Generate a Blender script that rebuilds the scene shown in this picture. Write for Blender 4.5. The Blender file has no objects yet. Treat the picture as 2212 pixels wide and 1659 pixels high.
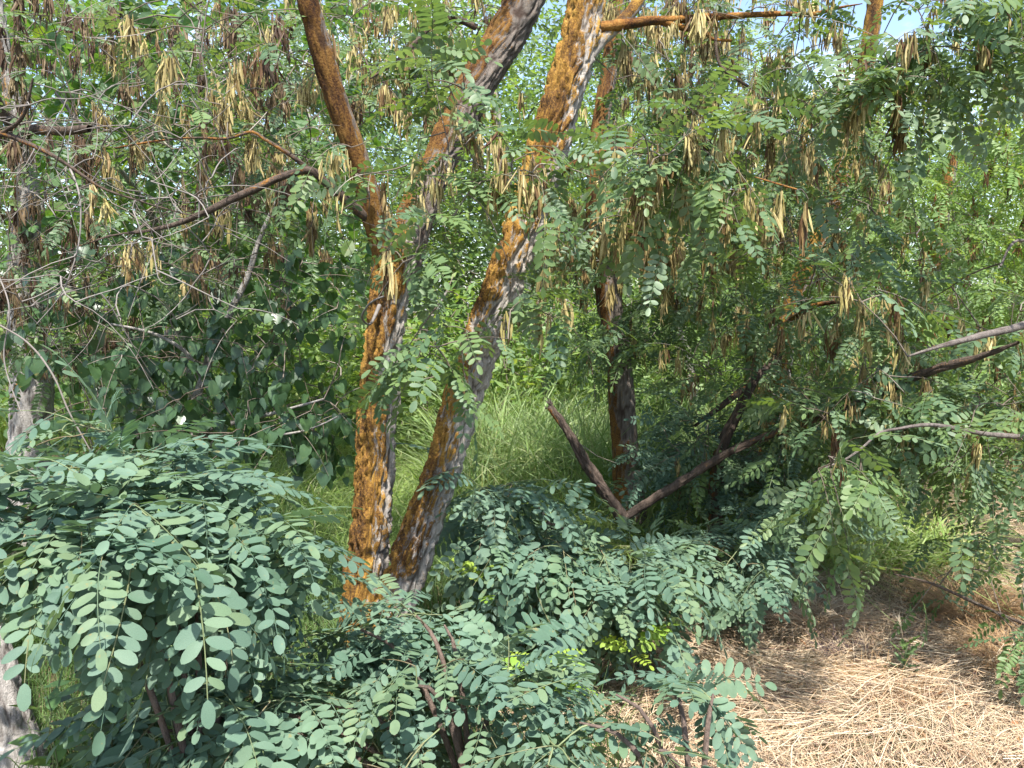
import bpy, math, random
import numpy as np
from mathutils import Matrix, Vector

# ------------------------------------------------------------------ camera, sky, sun, exposure
S = bpy.context.scene
PITCH = math.radians(-6.0)
CAM = np.array([0.0, 0.0, 1.6])
cam_d = bpy.data.cameras.new('camera'); cam_o = bpy.data.objects.new('camera', cam_d)
S.collection.objects.link(cam_o); S.camera = cam_o
cam_d.sensor_width = 36; cam_d.lens = 27.2; cam_d.clip_start = 0.05; cam_d.clip_end = 900
cam_o.location = CAM.tolist(); cam_o.rotation_euler = (math.radians(90) + PITCH, 0, 0)

SUN_EL, SUN_AZ = 64.0, 170.0      # azimuth clockwise from +Y (north, into the picture)
W = bpy.data.worlds.new('World'); S.world = W; W.use_nodes = True
wn, wl = W.node_tree.nodes, W.node_tree.links
for n in list(wn): wn.remove(n)
wo = wn.new('ShaderNodeOutputWorld'); bg = wn.new('ShaderNodeBackground'); sky = wn.new('ShaderNodeTexSky')
sky.sky_type = 'NISHITA'; sky.sun_disc = False
sky.sun_elevation = math.radians(SUN_EL); sky.sun_rotation = math.radians(SUN_AZ)
sky.air_density = 1.0; sky.dust_density = 1.5; sky.ozone_density = 1.0
tcw = wn.new('ShaderNodeTexCoord'); mpw = wn.new('ShaderNodeMapping'); mpw.inputs['Scale'].default_value = (2.2, 2.2, 5.0)
nzw = wn.new('ShaderNodeTexNoise'); nzw.inputs['Scale'].default_value = 1.6; nzw.inputs['Detail'].default_value = 7; nzw.inputs['Roughness'].default_value = .6
rpw = wn.new('ShaderNodeValToRGB'); rpw.color_ramp.elements[0].position = .52; rpw.color_ramp.elements[1].position = .74
mxw = wn.new('ShaderNodeMix'); mxw.data_type = 'RGBA'; mxw.inputs['B'].default_value = (5.2, 5.9, 7.0, 1)
wl.new(tcw.outputs['Generated'], mpw.inputs['Vector']); wl.new(mpw.outputs[0], nzw.inputs['Vector'])
wl.new(nzw.outputs['Fac'], rpw.inputs['Fac']); wl.new(rpw.outputs['Color'], mxw.inputs['Factor'])
wl.new(sky.outputs[0], mxw.inputs['A']); wl.new(mxw.outputs['Result'], bg.inputs['Color'])
bg.inputs['Strength'].default_value = 0.135
wl.new(bg.outputs[0], wo.inputs['Surface'])
sd = bpy.data.lights.new('sun', 'SUN'); so = bpy.data.objects.new('sun', sd); S.collection.objects.link(so)
sd.energy = 4.4; sd.angle = math.radians(0.9); sd.color = (1.0, .955, .88)
az, el = math.radians(SUN_AZ), math.radians(SUN_EL)
sv = Vector((math.sin(az) * math.cos(el), math.cos(az) * math.cos(el), math.sin(el)))
so.rotation_euler = sv.to_track_quat('Z', 'Y').to_euler(); so.location = (6, -4, 12)
S.view_settings.view_transform = 'Standard'; S.view_settings.look = 'None'
S.view_settings.exposure = 1.5; S.view_settings.gamma = 1.0; S.view_settings.use_curve_mapping = False
S.render.engine = 'CYCLES'
S.cycles.max_bounces = 8; S.cycles.diffuse_bounces = 6; S.cycles.glossy_bounces = 2; S.cycles.transmission_bounces = 6
S.cycles.use_denoising = True

# ------------------------------------------------------------------ helpers
FP = 1670.0                      # focal length in units of a 2212-wide picture
def P(u, v, d):
    """point of the place at distance d along +Y seen at u,v of the 2212 x 1659 picture"""
    x = (u - 1106) / FP; y = -(v - 829.5) / FP
    c, s = math.cos(PITCH), math.sin(PITCH)
    ry = c - y * s; rz = s + y * c
    k = d / ry
    return np.array([x * k, d, 1.6 + rz * k])
def proj(X):
    X = np.atleast_2d(X) - CAM
    c, s = math.cos(PITCH), math.sin(PITCH)
    f = X[:, 1] * c + X[:, 2] * s; up = -X[:, 1] * s + X[:, 2] * c
    f = np.maximum(f, 1e-3)
    return 1106 + FP * X[:, 0] / f, 829.5 - FP * up / f, f

def _h(ix, iy, iz, seed):
    n = (ix * 374761393 + iy * 668265263 + iz * 2147483647 + seed * 1274126177) & 0xFFFFFFFF
    n = ((n ^ (n >> 13)) * 1274126177) & 0xFFFFFFFF
    n = ((n ^ (n >> 16)) * 2246822519) & 0xFFFFFFFF
    return ((n ^ (n >> 15)) & 0xFFFFFF) / float(0xFFFFFF)
def noise(p, seed=0):
    p = np.asarray(p, float); i = np.floor(p).astype(np.int64); f = p - i; f = f * f * (3 - 2 * f)
    r = 0
    for dx in (0, 1):
        for dy in (0, 1):
            for dz in (0, 1):
                w = (f[..., 0] if dx else 1 - f[..., 0]) * (f[..., 1] if dy else 1 - f[..., 1]) * (f[..., 2] if dz else 1 - f[..., 2])
                r = r + w * _h(i[..., 0] + dx, i[..., 1] + dy, i[..., 2] + dz, seed)
    return r
def fbm(p, seed=0, o=4):
    r, a, t = 0, 1, 0
    for k in range(o):
        r = r + a * noise(np.asarray(p) * 2 ** k, seed + k); t += a; a *= .5
    return r / t
def sstep(a, b, x):
    t = np.clip((x - a) / (b - a), 0, 1); return t * t * (3 - 2 * t)
def ground_z(x, y):
    x = np.asarray(x, float); y = np.asarray(y, float)
    p = np.stack([x, y, np.zeros_like(x)], -1)
    return .16 * (fbm(p * .9, 5, 3) - .5) + .05 * (noise(p * 3.1, 9) - .5) - .25 * sstep(5.5, 9, y) * sstep(1, -2.5, x) 

def mesh(name, V, F4=None, F3=None, mat=None, attrs=None, smooth=False):
    me = bpy.data.meshes.new(name)
    V = np.ascontiguousarray(V, np.float32)
    a4 = np.zeros((0, 4), np.int32) if F4 is None or len(F4) == 0 else np.asarray(F4, np.int32)
    a3 = np.zeros((0, 3), np.int32) if F3 is None or len(F3) == 0 else np.asarray(F3, np.int32)
    me.vertices.add(len(V)); me.vertices.foreach_set('co', V.ravel())
    nl = a4.size + a3.size; me.loops.add(nl)
    me.loops.foreach_set('vertex_index', np.concatenate([a4.ravel(), a3.ravel()]))
    me.polygons.add(len(a4) + len(a3))
    st = np.concatenate([np.arange(len(a4)) * 4, a4.size + np.arange(len(a3)) * 3]).astype(np.int32)
    me.polygons.foreach_set('loop_start', st)
    me.polygons.foreach_set('use_smooth', np.full(len(st), smooth))
    for k, v in (attrs or {}).items():
        at = me.attributes.new(k, 'FLOAT', 'POINT'); at.data.foreach_set('value', np.ascontiguousarray(v, np.float32))
    me.update(calc_edges=True)
    if mat: me.materials.append(mat)
    return me
COL = S.collection
def link(name, me, parent=None, M=None, kind=None):
    o = bpy.data.objects.new(name, me); COL.objects.link(o)
    if parent is not None: o.parent = parent
    if M is not None: o.matrix_basis = M
    if kind: o['kind'] = kind
    return o
def thing(name, label, cat, loc, group=None):
    o = bpy.data.objects.new(name, None); COL.objects.link(o); o.location = [float(c) for c in loc]
    o.empty_display_size = .1
    o['label'] = label; o['category'] = cat
    if group: o['group'] = group
    return o
def smooth_path(pts, step=.05, closed=False):
    """Catmull-Rom through rows (x,y,z,r...)"""
    pts = np.asarray(pts, float); out = []
    n = len(pts)
    for i in range(n - 1):
        p0 = pts[max(i - 1, 0)]; p1 = pts[i]; p2 = pts[i + 1]; p3 = pts[min(i + 2, n - 1)]
        k = max(2, int(np.linalg.norm((p2 - p1)[:3]) / step))
        for t in np.arange(k) / k:
            out.append(.5 * ((2 * p1) + (-p0 + p2) * t + (2 * p0 - 5 * p1 + 4 * p2 - p3) * t * t + (-p0 + 3 * p1 - 3 * p2 + p3) * t ** 3))
    out.append(pts[-1]); return np.array(out)
def frames(C):
    T = np.gradient(C, axis=0); T /= np.linalg.norm(T, axis=1)[:, None] + 1e-9
    ref = np.array([0, 1.0, 0]) if abs(T[0][1]) < .85 else np.array([1.0, 0, 0])
    N = np.zeros_like(T); n = ref - T[0] * ref.dot(T[0])
    for i in range(len(T)):
        n = n - T[i] * n.dot(T[i]); n /= np.linalg.norm(n) + 1e-9; N[i] = n
    return T, N, np.cross(T, N)
def tube(C, R, sides=6):
    C = np.asarray(C, float); R = np.broadcast_to(np.asarray(R, float), (len(C),))
    T, N, B = frames(C)
    a = np.arange(sides) * 2 * math.pi / sides
    V = C[:, None] + R[:, None, None] * (np.cos(a)[None, :, None] * N[:, None] + np.sin(a)[None, :, None] * B[:, None])
    m = len(C); i = np.arange(m - 1)[:, None] * sides; j = np.arange(sides)[None]; k = (j + 1) % sides
    F = np.stack([i + j, i + k, i + sides + k, i + sides + j], -1).reshape(-1, 4)
    return V.reshape(-1, 3), F
class Geo:
    def __init__(s): s.V = []; s.F4 = []; s.F3 = []; s.t = []; s.n = 0
    def add(s, V, F4=None, F3=None, tint=0.5):
        V = np.asarray(V)
        s.V.append(V); s.t.append(np.broadcast_to(np.asarray(tint, float), (len(V),)))
        if F4 is not None and len(F4): s.F4.append(np.asarray(F4) + s.n)
        if F3 is not None and len(F3): s.F3.append(np.asarray(F3) + s.n)
        s.n += len(V)
    def tris(s): return sum(len(f) * 2 for f in s.F4) + sum(len(f) for f in s.F3)
    def mesh(s, name, mat, origin=(0, 0, 0), smooth=False):
        if not s.V: return None
        return mesh(name, np.concatenate(s.V) - np.asarray(origin, float), np.concatenate(s.F4) if s.F4 else None,
                    np.concatenate(s.F3) if s.F3 else None, mat, {'tint': np.concatenate(s.t)}, smooth)
def unit(v): 
    v = np.asarray(v, float); return v / (np.linalg.norm(v, axis=-1, keepdims=True) + 1e-9)
def basis(d, n):
    """rotation matrices with x along d and z near n (rows of vectors)"""
    x = unit(d); z = n - x * np.sum(n * x, -1, keepdims=True); z = unit(z); y = np.cross(z, x)
    return np.stack([x, y, z], -1)

# ------------------------------------------------------------------ materials
def newmat(name):
    m = bpy.data.materials.new(name); m.use_nodes = True
    nt = m.node_tree
    for n in list(nt.nodes): nt.nodes.remove(n)
    return m, nt.nodes, nt.links
def ramp(nn, cols, pos=None):
    r = nn.new('ShaderNodeValToRGB'); e = r.color_ramp.elements
    pos = pos or [i / (len(cols) - 1) for i in range(len(cols))]
    while len(e) < len(cols): e.new(.5)
    for i, c in enumerate(cols): e[i].position = pos[i]; e[i].color = (*c, 1)
    return r
def tint_node(nn, nl):
    a = nn.new('ShaderNodeAttribute'); a.attribute_name = 'tint'
    o = nn.new('ShaderNodeObjectInfo')
    ad = nn.new('ShaderNodeMath'); ad.operation = 'ADD'; nl.new(a.outputs['Fac'], ad.inputs[0]); nl.new(o.outputs['Random'], ad.inputs[1])
    fr = nn.new('ShaderNodeMath'); fr.operation = 'FRACT'; nl.new(ad.outputs[0], fr.inputs[0])
    return fr
def leaf_mat(name, cols, back=1.25, trans=.3, tcol=None, rough=.5, spec=.35):
    m, nn, nl = newmat(name)
    t = tint_node(nn, nl); r = ramp(nn, cols); nl.new(t.outputs[0], r.inputs[0])
    tc = nn.new('ShaderNodeTexCoord'); nz = nn.new('ShaderNodeTexNoise'); nz.inputs['Scale'].default_value = 35; nz.inputs['Detail'].default_value = 3
    nl.new(tc.outputs['Object'], nz.inputs['Vector'])
    hs = nn.new('ShaderNodeHueSaturation'); mr = nn.new('ShaderNodeMapRange'); mr.inputs['To Min'].default_value = .72; mr.inputs['To Max'].default_value = 1.28
    nl.new(nz.outputs['Fac'], mr.inputs[0]); nl.new(mr.outputs[0], hs.inputs['Value']); nl.new(r.outputs[0], hs.inputs['Color'])
    n5 = nn.new('ShaderNodeTexNoise'); n5.inputs['Scale'].default_value = 75; n5.inputs['Detail'].default_value = 2; nl.new(tc.outputs['Object'], n5.inputs['Vector'])
    r5 = nn.new('ShaderNodeMapRange'); r5.inputs['From Min'].default_value = .66; r5.inputs['From Max'].default_value = .74; r5.inputs['To Max'].default_value = .6; nl.new(n5.outputs['Fac'], r5.inputs[0])
    m5 = nn.new('ShaderNodeMix'); m5.data_type = 'RGBA'; nl.new(r5.outputs[0], m5.inputs['Factor']); nl.new(hs.outputs[0], m5.inputs['A']); m5.inputs['B'].default_value = (.22, .17, .06, 1)
    class _H: outputs = [m5.outputs['Result']]
    hs = _H
    g = nn.new('ShaderNodeNewGeometry')
    mb = nn.new('ShaderNodeMix'); mb.data_type = 'RGBA'
    lt = nn.new('ShaderNodeHueSaturation'); lt.inputs['Value'].default_value = back; lt.inputs['Saturation'].default_value = .8
    nl.new(hs.outputs[0], lt.inputs['Color'])
    nl.new(g.outputs['Backfacing'], mb.inputs['Factor']); nl.new(hs.outputs[0], mb.inputs['A']); nl.new(lt.outputs[0], mb.inputs['B'])
    p = nn.new('ShaderNodeBsdfPrincipled'); p.inputs['Roughness'].default_value = rough; p.inputs['Specular IOR Level'].default_value = spec
    nl.new(mb.outputs['Result'], p.inputs['Base Color'])
    tr = nn.new('ShaderNodeBsdfTranslucent'); 
    tm = nn.new('ShaderNodeMix'); tm.data_type = 'RGBA'; tm.blend_type = 'MULTIPLY'; tm.inputs['Factor'].default_value = 1
    tm.inputs['B'].default_value = (*(tcol or (2.0, 1.9, .7)), 1); nl.new(hs.outputs[0], tm.inputs['A']); nl.new(tm.outputs['Result'], tr.inputs['Color'])
    mx = nn.new('ShaderNodeMixShader'); mx.inputs[0].default_value = trans
    nl.new(p.outputs[0], mx.inputs[1]); nl.new(tr.outputs[0], mx.inputs[2])
    o = nn.new('ShaderNodeOutputMaterial'); nl.new(mx.outputs[0], o.inputs[0]); return m
def tint_mat(name, cols, rough=.7, spec=.2, trans=0, scale=60, bump=0):
    m, nn, nl = newmat(name)
    t = tint_node(nn, nl); r = ramp(nn, cols); nl.new(t.outputs[0], r.inputs[0])
    tc = nn.new('ShaderNodeTexCoord'); nz = nn.new('ShaderNodeTexNoise'); nz.inputs['Scale'].default_value = scale; nz.inputs['Detail'].default_value = 4
    nl.new(tc.outputs['Object'], nz.inputs['Vector'])
    hs = nn.new('ShaderNodeHueSaturation'); mr = nn.new('ShaderNodeMapRange'); mr.inputs['To Min'].default_value = .6; mr.inputs['To Max'].default_value = 1.4
    nl.new(nz.outputs['Fac'], mr.inputs[0]); nl.new(mr.outputs[0], hs.inputs['Value']); nl.new(r.outputs[0], hs.inputs['Color'])
    p = nn.new('ShaderNodeBsdfPrincipled'); p.inputs['Roughness'].default_value = rough; p.inputs['Specular IOR Level'].default_value = spec
    nl.new(hs.outputs[0], p.inputs['Base Color'])
    if bump:
        b = nn.new('ShaderNodeBump'); b.inputs['Strength'].default_value = bump; b.inputs['Distance'].default_value = .01
        nl.new(nz.outputs['Fac'], b.inputs['Height']); nl.new(b.outputs[0], p.inputs['Normal'])
    o = nn.new('ShaderNodeOutputMaterial')
    if trans:
        tr = nn.new('ShaderNodeBsdfTranslucent'); nl.new(hs.outputs[0], tr.inputs['Color'])
        mx = nn.new('ShaderNodeMixShader'); mx.inputs[0].default_value = trans
        nl.new(p.outputs[0], mx.inputs[1]); nl.new(tr.outputs[0], mx.inputs[2]); nl.new(mx.outputs[0], o.inputs[0])
    else: nl.new(p.outputs[0], o.inputs[0])
    return m
def bark_mat(name, grey, lichen, furrow):
    """bare ridged bark, orange lichen where the 'lichen' attribute says it grows, darker cork in the cracks"""
    m, nn, nl = newmat(name)
    tc = nn.new('ShaderNodeTexCoord'); mp = nn.new('ShaderNodeMapping'); mp.inputs['Scale'].default_value = (1, 1, .22)
    nl.new(tc.outputs['Object'], mp.inputs[0])
    n1 = nn.new('ShaderNodeTexNoise'); n1.inputs['Scale'].default_value = 70; n1.inputs['Detail'].default_value = 6; n1.inputs['Roughness'].default_value = .7
    nl.new(mp.outputs[0], n1.inputs['Vector'])
    n2 = nn.new('ShaderNodeTexNoise'); n2.inputs['Scale'].default_value = 130; n2.inputs['Detail'].default_value = 4; n2.inputs['Roughness'].default_value = .75
    nl.new(tc.outputs['Object'], n2.inputs['Vector'])
    gr = ramp(nn, [tuple(c * .35 for c in grey), tuple(c * .75 for c in grey), grey, tuple(min(.8, c * 1.45) for c in grey)], [.28, .42, .56, .75]); nl.new(n1.outputs['Fac'], gr.inputs[0])
    n3 = nn.new('ShaderNodeTexNoise'); n3.inputs['Scale'].default_value = 9; n3.inputs['Detail'].default_value = 5; n3.inputs['Roughness'].default_value = .65
    nl.new(mp.outputs[0], n3.inputs['Vector'])
    av = nn.new('ShaderNodeMath'); av.operation = 'MULTIPLY_ADD'; nl.new(n3.outputs['Fac'], av.inputs[0]); av.inputs[1].default_value = .9; 
    hv = nn.new('ShaderNodeMath'); hv.operation = 'MULTIPLY_ADD'; nl.new(n2.outputs['Fac'], hv.inputs[0]); hv.inputs[1].default_value = .75; hv.inputs[2].default_value = -.32
    nl.new(hv.outputs[0], av.inputs[2])
    lr = ramp(nn, [(lichen[0] * .12, lichen[1] * .14, lichen[2] * .4), (lichen[0] * .42, lichen[1] * .38, lichen[2] * .6), lichen, (min(.8, lichen[0] * 1.35), lichen[1] * 1.6, lichen[2] * 2)], [.32, .42, .56, .72]); nl.new(av.outputs[0], lr.inputs[0])
    la = nn.new('ShaderNodeAttribute'); la.attribute_name = 'lichen'
    ml = nn.new('ShaderNodeMath'); ml.operation = 'MULTIPLY_ADD'; nl.new(n2.outputs['Fac'], ml.inputs[0]); ml.inputs[1].default_value = 1.1; nl.new(la.outputs['Fac'], ml.inputs[2])
    m2 = nn.new('ShaderNodeMath'); m2.operation = 'MULTIPLY_ADD'; nl.new(n1.outputs['Fac'], m2.inputs[0]); m2.inputs[1].default_value = .9; nl.new(ml.outputs[0], m2.inputs[2])
    sr = nn.new('ShaderNodeMapRange'); sr.inputs['From Min'].default_value = 1.38; sr.inputs['From Max'].default_value = 1.6; nl.new(m2.outputs[0], sr.inputs[0])
    mx = nn.new('ShaderNodeMix'); mx.data_type = 'RGBA'; nl.new(sr.outputs[0], mx.inputs['Factor']); nl.new(gr.outputs[0], mx.inputs['A']); nl.new(lr.outputs[0], mx.inputs['B'])
    fa = nn.new('ShaderNodeAttribute'); fa.attribute_name = 'cork'
    mf = nn.new('ShaderNodeMix'); mf.data_type = 'RGBA'; nl.new(fa.outputs['Fac'], mf.inputs['Factor']); nl.new(mx.outputs['Result'], mf.inputs['A']); mf.inputs['B'].default_value = (*furrow, 1)
    p = nn.new('ShaderNodeBsdfPrincipled'); p.inputs['Roughness'].default_value = .9; p.inputs['Specular IOR Level'].default_value = .12
    nl.new(mf.outputs['Result'], p.inputs['Base Color'])
    ad = nn.new('ShaderNodeMath'); nl.new(n1.outputs['Fac'], ad.inputs[0]); nl.new(n2.outputs['Fac'], ad.inputs[1])
    b = nn.new('ShaderNodeBump'); b.inputs['Strength'].default_value = .9; b.inputs['Distance'].default_value = .008
    nl.new(ad.outputs[0], b.inputs['Height']); nl.new(b.outputs[0], p.inputs['Normal'])
    o = nn.new('ShaderNodeOutputMaterial'); nl.new(p.outputs[0], o.inputs[0]); return m

M_BLUE = leaf_mat('locust_leaf_bluish', [(.078, .136, .094), (.098, .162, .114), (.120, .186, .130), (.108, .172, .100), (.132, .188, .104), (.084, .142, .104), (.100, .166, .118), (.064, .118, .076)], 1.3, .24, (1.6, 1.7, .7), .58, .22)
M_MID = leaf_mat('locust_leaf_green', [(.066, .118, .056), (.088, .145, .074), (.112, .172, .060), (.086, .140, .044), (.122, .182, .105)], 1.3, .3)
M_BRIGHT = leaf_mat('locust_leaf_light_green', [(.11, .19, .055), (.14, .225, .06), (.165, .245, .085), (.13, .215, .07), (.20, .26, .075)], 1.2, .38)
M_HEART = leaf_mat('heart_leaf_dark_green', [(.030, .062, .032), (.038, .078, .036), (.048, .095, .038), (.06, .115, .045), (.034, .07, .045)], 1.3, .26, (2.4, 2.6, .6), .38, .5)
M_BROAD = leaf_mat('broad_leaf_green', [(.050, .11, .032), (.065, .135, .04), (.085, .165, .045), (.06, .125, .05), (.10, .15, .035)], 1.3, .34, (2.2, 2.2, .6), .45, .4)
M_YOUNG = leaf_mat('young_leaf_lime', [(.17, .29, .04), (.2, .32, .05), (.24, .33, .05)], 1.1, .35)
M_FAR = leaf_mat('far_leaf_green', [(.085, .15, .065), (.12, .19, .075), (.155, .225, .09), (.11, .175, .105)], 1.2, .3)
M_POD = tint_mat('seed_pod_skin', [(.08, .04, .02), (.28, .22, .085), (.38, .31, .13), (.48, .39, .19), (.32, .27, .09), (.42, .35, .15), (.20, .13, .05), (.10, .045, .025)], .55, .3, .12, 90)
M_PODBROWN = tint_mat('seed_pod_dry_brown', [(.05, .022, .014), (.16, .075, .03), (.26, .15, .06), (.22, .10, .045), (.33, .20, .09)], .6, .25, .12, 90)
M_PODDARK = tint_mat('seed_pod_dark_brown', [(.05, .028, .02), (.10, .06, .035), (.17, .12, .06), (.09, .05, .03), (.22, .17, .09), (.04, .025, .02)], .6, .25, .1, 90)
M_TWIG = tint_mat('twig_bark', [(.07, .055, .045), (.15, .125, .10), (.10, .075, .055), (.24, .21, .18)], .8, .2, 0, 40)
M_TWIGPALE = tint_mat('dead_twig_grey', [(.12, .105, .095), (.21, .19, .175), (.15, .13, .115)], .85, .15, 0, 40)
M_GREENSTEM = tint_mat('green_stem', [(.10, .13, .06), (.14, .17, .08), (.16, .12, .07)], .6, .3)
M_STRAW = tint_mat('dry_straw', [(.49, .39, .265), (.36, .25, .145), (.55, .455, .33), (.31, .19, .115), (.46, .33, .20), (.58, .50, .37), (.22, .14, .09)], .6, .3, .1, 30)
M_TANGLE = tint_mat('dry_tangle_rust', [(.32, .20, .10), (.40, .27, .14), (.24, .14, .07)], .7, .2, .1, 30)
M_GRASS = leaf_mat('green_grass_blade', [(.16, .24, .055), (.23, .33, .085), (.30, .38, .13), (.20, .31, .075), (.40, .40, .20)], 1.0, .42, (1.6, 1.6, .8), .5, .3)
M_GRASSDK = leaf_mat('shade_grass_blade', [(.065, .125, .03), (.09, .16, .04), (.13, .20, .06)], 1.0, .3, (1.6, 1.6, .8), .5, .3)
M_REED = leaf_mat('pale_reed_blade', [(.18, .28, .09), (.26, .35, .13), (.14, .24, .06), (.34, .36, .16)], 1.0, .3, (1.4, 1.4, .9), .5, .3)
M_BARK = bark_mat('lichen_bark', (.38, .345, .305), (.30, .165, .036), (.05, .032, .022))
M_BARKTOP = bark_mat('shaded_red_brown_lichen_bark', (.20, .17, .145), (.17, .086, .024), (.04, .022, .016))  # red-brown bark with the crown's shade put into its darker colours
M_BARKGREY = bark_mat('grey_bark', (.35, .325, .30), (.30, .15, .04), (.05, .035, .03))
M_BARKBR = bark_mat('grey_brown_branch_bark', (.17, .145, .13), (.24, .14, .05), (.05, .035, .03))
M_BARKDARK = bark_mat('dark_bark', (.10, .075, .06), (.26, .12, .03), (.03, .02, .015))
M_LITTER = tint_mat('leaf_litter', [(.10, .06, .05), (.16, .10, .075), (.07, .045, .04), (.24, .17, .12)], .8, .1, 0, 30)

def ground_material():
    m, nn, nl = newmat('soil_and_litter')
    tc = nn.new('ShaderNodeTexCoord')
    n1 = nn.new('ShaderNodeTexNoise'); n1.inputs['Scale'].default_value = 14; n1.inputs['Detail'].default_value = 8; n1.inputs['Roughness'].default_value = .7
    n2 = nn.new('ShaderNodeTexNoise'); n2.inputs['Scale'].default_value = 1.1; n2.inputs['Detail'].default_value = 3
    nl.new(tc.outputs['Object'], n1.inputs['Vector']); nl.new(tc.outputs['Object'], n2.inputs['Vector'])
    a = ramp(nn, [(.05, .038, .026), (.14, .10, .065), (.25, .19, .12)], [.3, .5, .75]); nl.new(n1.outputs['Fac'], a.inputs[0])
    b = ramp(nn, [(.03, .035, .015), (.07, .085, .03), (.12, .12, .06)], [.3, .5, .75]); nl.new(n1.outputs['Fac'], b.inputs[0])
    c = ramp(nn, [(0, 0, 0), (1, 1, 1)], [.42, .58]); nl.new(n2.outputs['Fac'], c.inputs[0])
    mx = nn.new('ShaderNodeMix'); mx.data_type = 'RGBA'; nl.new(c.outputs[0], mx.inputs['Factor']); nl.new(a.outputs[0], mx.inputs['A']); nl.new(b.outputs[0], mx.inputs['B'])
    p = nn.new('ShaderNodeBsdfPrincipled'); p.inputs['Roughness'].default_value = .95; p.inputs['Specular IOR Level'].default_value = .1
    bp = nn.new('ShaderNodeBump'); bp.inputs['Strength'].default_value = .8; bp.inputs['Distance'].default_value = .03
    nl.new(n1.outputs['Fac'], bp.inputs['Height']); nl.new(bp.outputs[0], p.inputs['Normal']); nl.new(mx.outputs['Result'], p.inputs['Base Color'])
    o = nn.new('ShaderNodeOutputMaterial'); nl.new(p.outputs[0], o.inputs[0]); return m

# ------------------------------------------------------------------ ground
def build_ground():
    g = 150
    s = np.linspace(-1, 1, g); q = np.sign(s) * np.abs(s) ** 2.6 * 160
    X, Y = np.meshgrid(q, q + 4); Z = ground_z(X, Y)
    V = np.stack([X, Y, Z], -1).reshape(-1, 3)
    i = np.arange(g - 1)[:, None] * g + np.arange(g - 1)[None]
    F = np.stack([i, i + 1, i + g + 1, i + g], -1).reshape(-1, 4)
    link('ground', mesh('ground', V, F, None, ground_material(), None, True), kind='structure')
build_ground()

# ------------------------------------------------------------------ leaf shapes
def leaflet(L, Wd, detail, rng, heart=False, lance=False):
    """one blade along +X, upper side +Z"""
    if detail == 0:
        x = np.array([0, .5, 1, .5]) * L; y = np.array([0, -.5, 0, .5]) * Wd; z = np.array([0, .02, -.05, .02]) * L
        return np.stack([x, y, z], -1), np.array([[0, 1, 2, 3]]), None
    if detail == 1:
        prof = [(0, 0), (.28, .42), (.72, .45), (1, 0)] if not heart else [(0, 0), (.12, .5), (.5, .42), (1, 0)]
        V = [(0, 0, 0), (prof[1][0] * L, -prof[1][1] * Wd, .03 * L), (prof[2][0] * L, -prof[2][1] * Wd, .02 * L), (L, 0, -.08 * L), (prof[2][0] * L, prof[2][1] * Wd, .02 * L), (prof[1][0] * L, prof[1][1] * Wd, .03 * L)]
        return np.array(V), np.array([[0, 1, 2, 3], [0, 3, 4, 5]]), None
    if heart: ts = [(0, 0), (-.06, .30), (.10, .50), (.34, .50), (.62, .30), (.85, .10), (1, 0)]
    elif lance: ts = [(0, 0), (.10, .22), (.28, .46), (.48, .5), (.70, .33), (.88, .13), (1, 0)]
    else: ts = [(0, 0), (.10, .26), (.28, .43), (.52, .5), (.76, .44), (.93, .25), (1, 0)]
    fold = rng.uniform(.05, .22); bend = rng.uniform(-.02, .14)
    mid = [(t[0] * L if 0 < i < len(ts) - 1 else t[0] * L) for i, t in enumerate(ts)]
    V, F4, F3 = [], [], []
    zc = lambda x: -bend * (x / L) ** 2 * L
    for i, (a, w) in enumerate(ts):
        V.append((max(a, 0) * L, 0, zc(a * L)))
    n = len(ts)
    curl = rng.uniform(-.10, .10)
    for sgn in (-1, 1):
        b0 = len(V); wob = rng.normal(1, .05, 8)
        for i, (a, w) in enumerate(ts[1:-1]):
            w = w * wob[i] + sgn * curl * (a - .5) ** 2
            V.append((a * L, sgn * w * Wd, zc(a * L) + fold * w * Wd))
        for i in range(n - 1):
            m0, m1 = i, i + 1
            s0 = None if i == 0 else b0 + i - 1
            s1 = None if i == n - 2 else b0 + i
            if s0 is None: f = [m0, m1, s1]
            elif s1 is None: f = [m0, m1, s0]
            else: f = [m0, m1, s1, s0]
            if sgn < 0: f = f[::-1]
            (F3 if len(f) == 3 else F4).append(f)
    return np.array(V), np.array(F4), np.array(F3)

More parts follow.
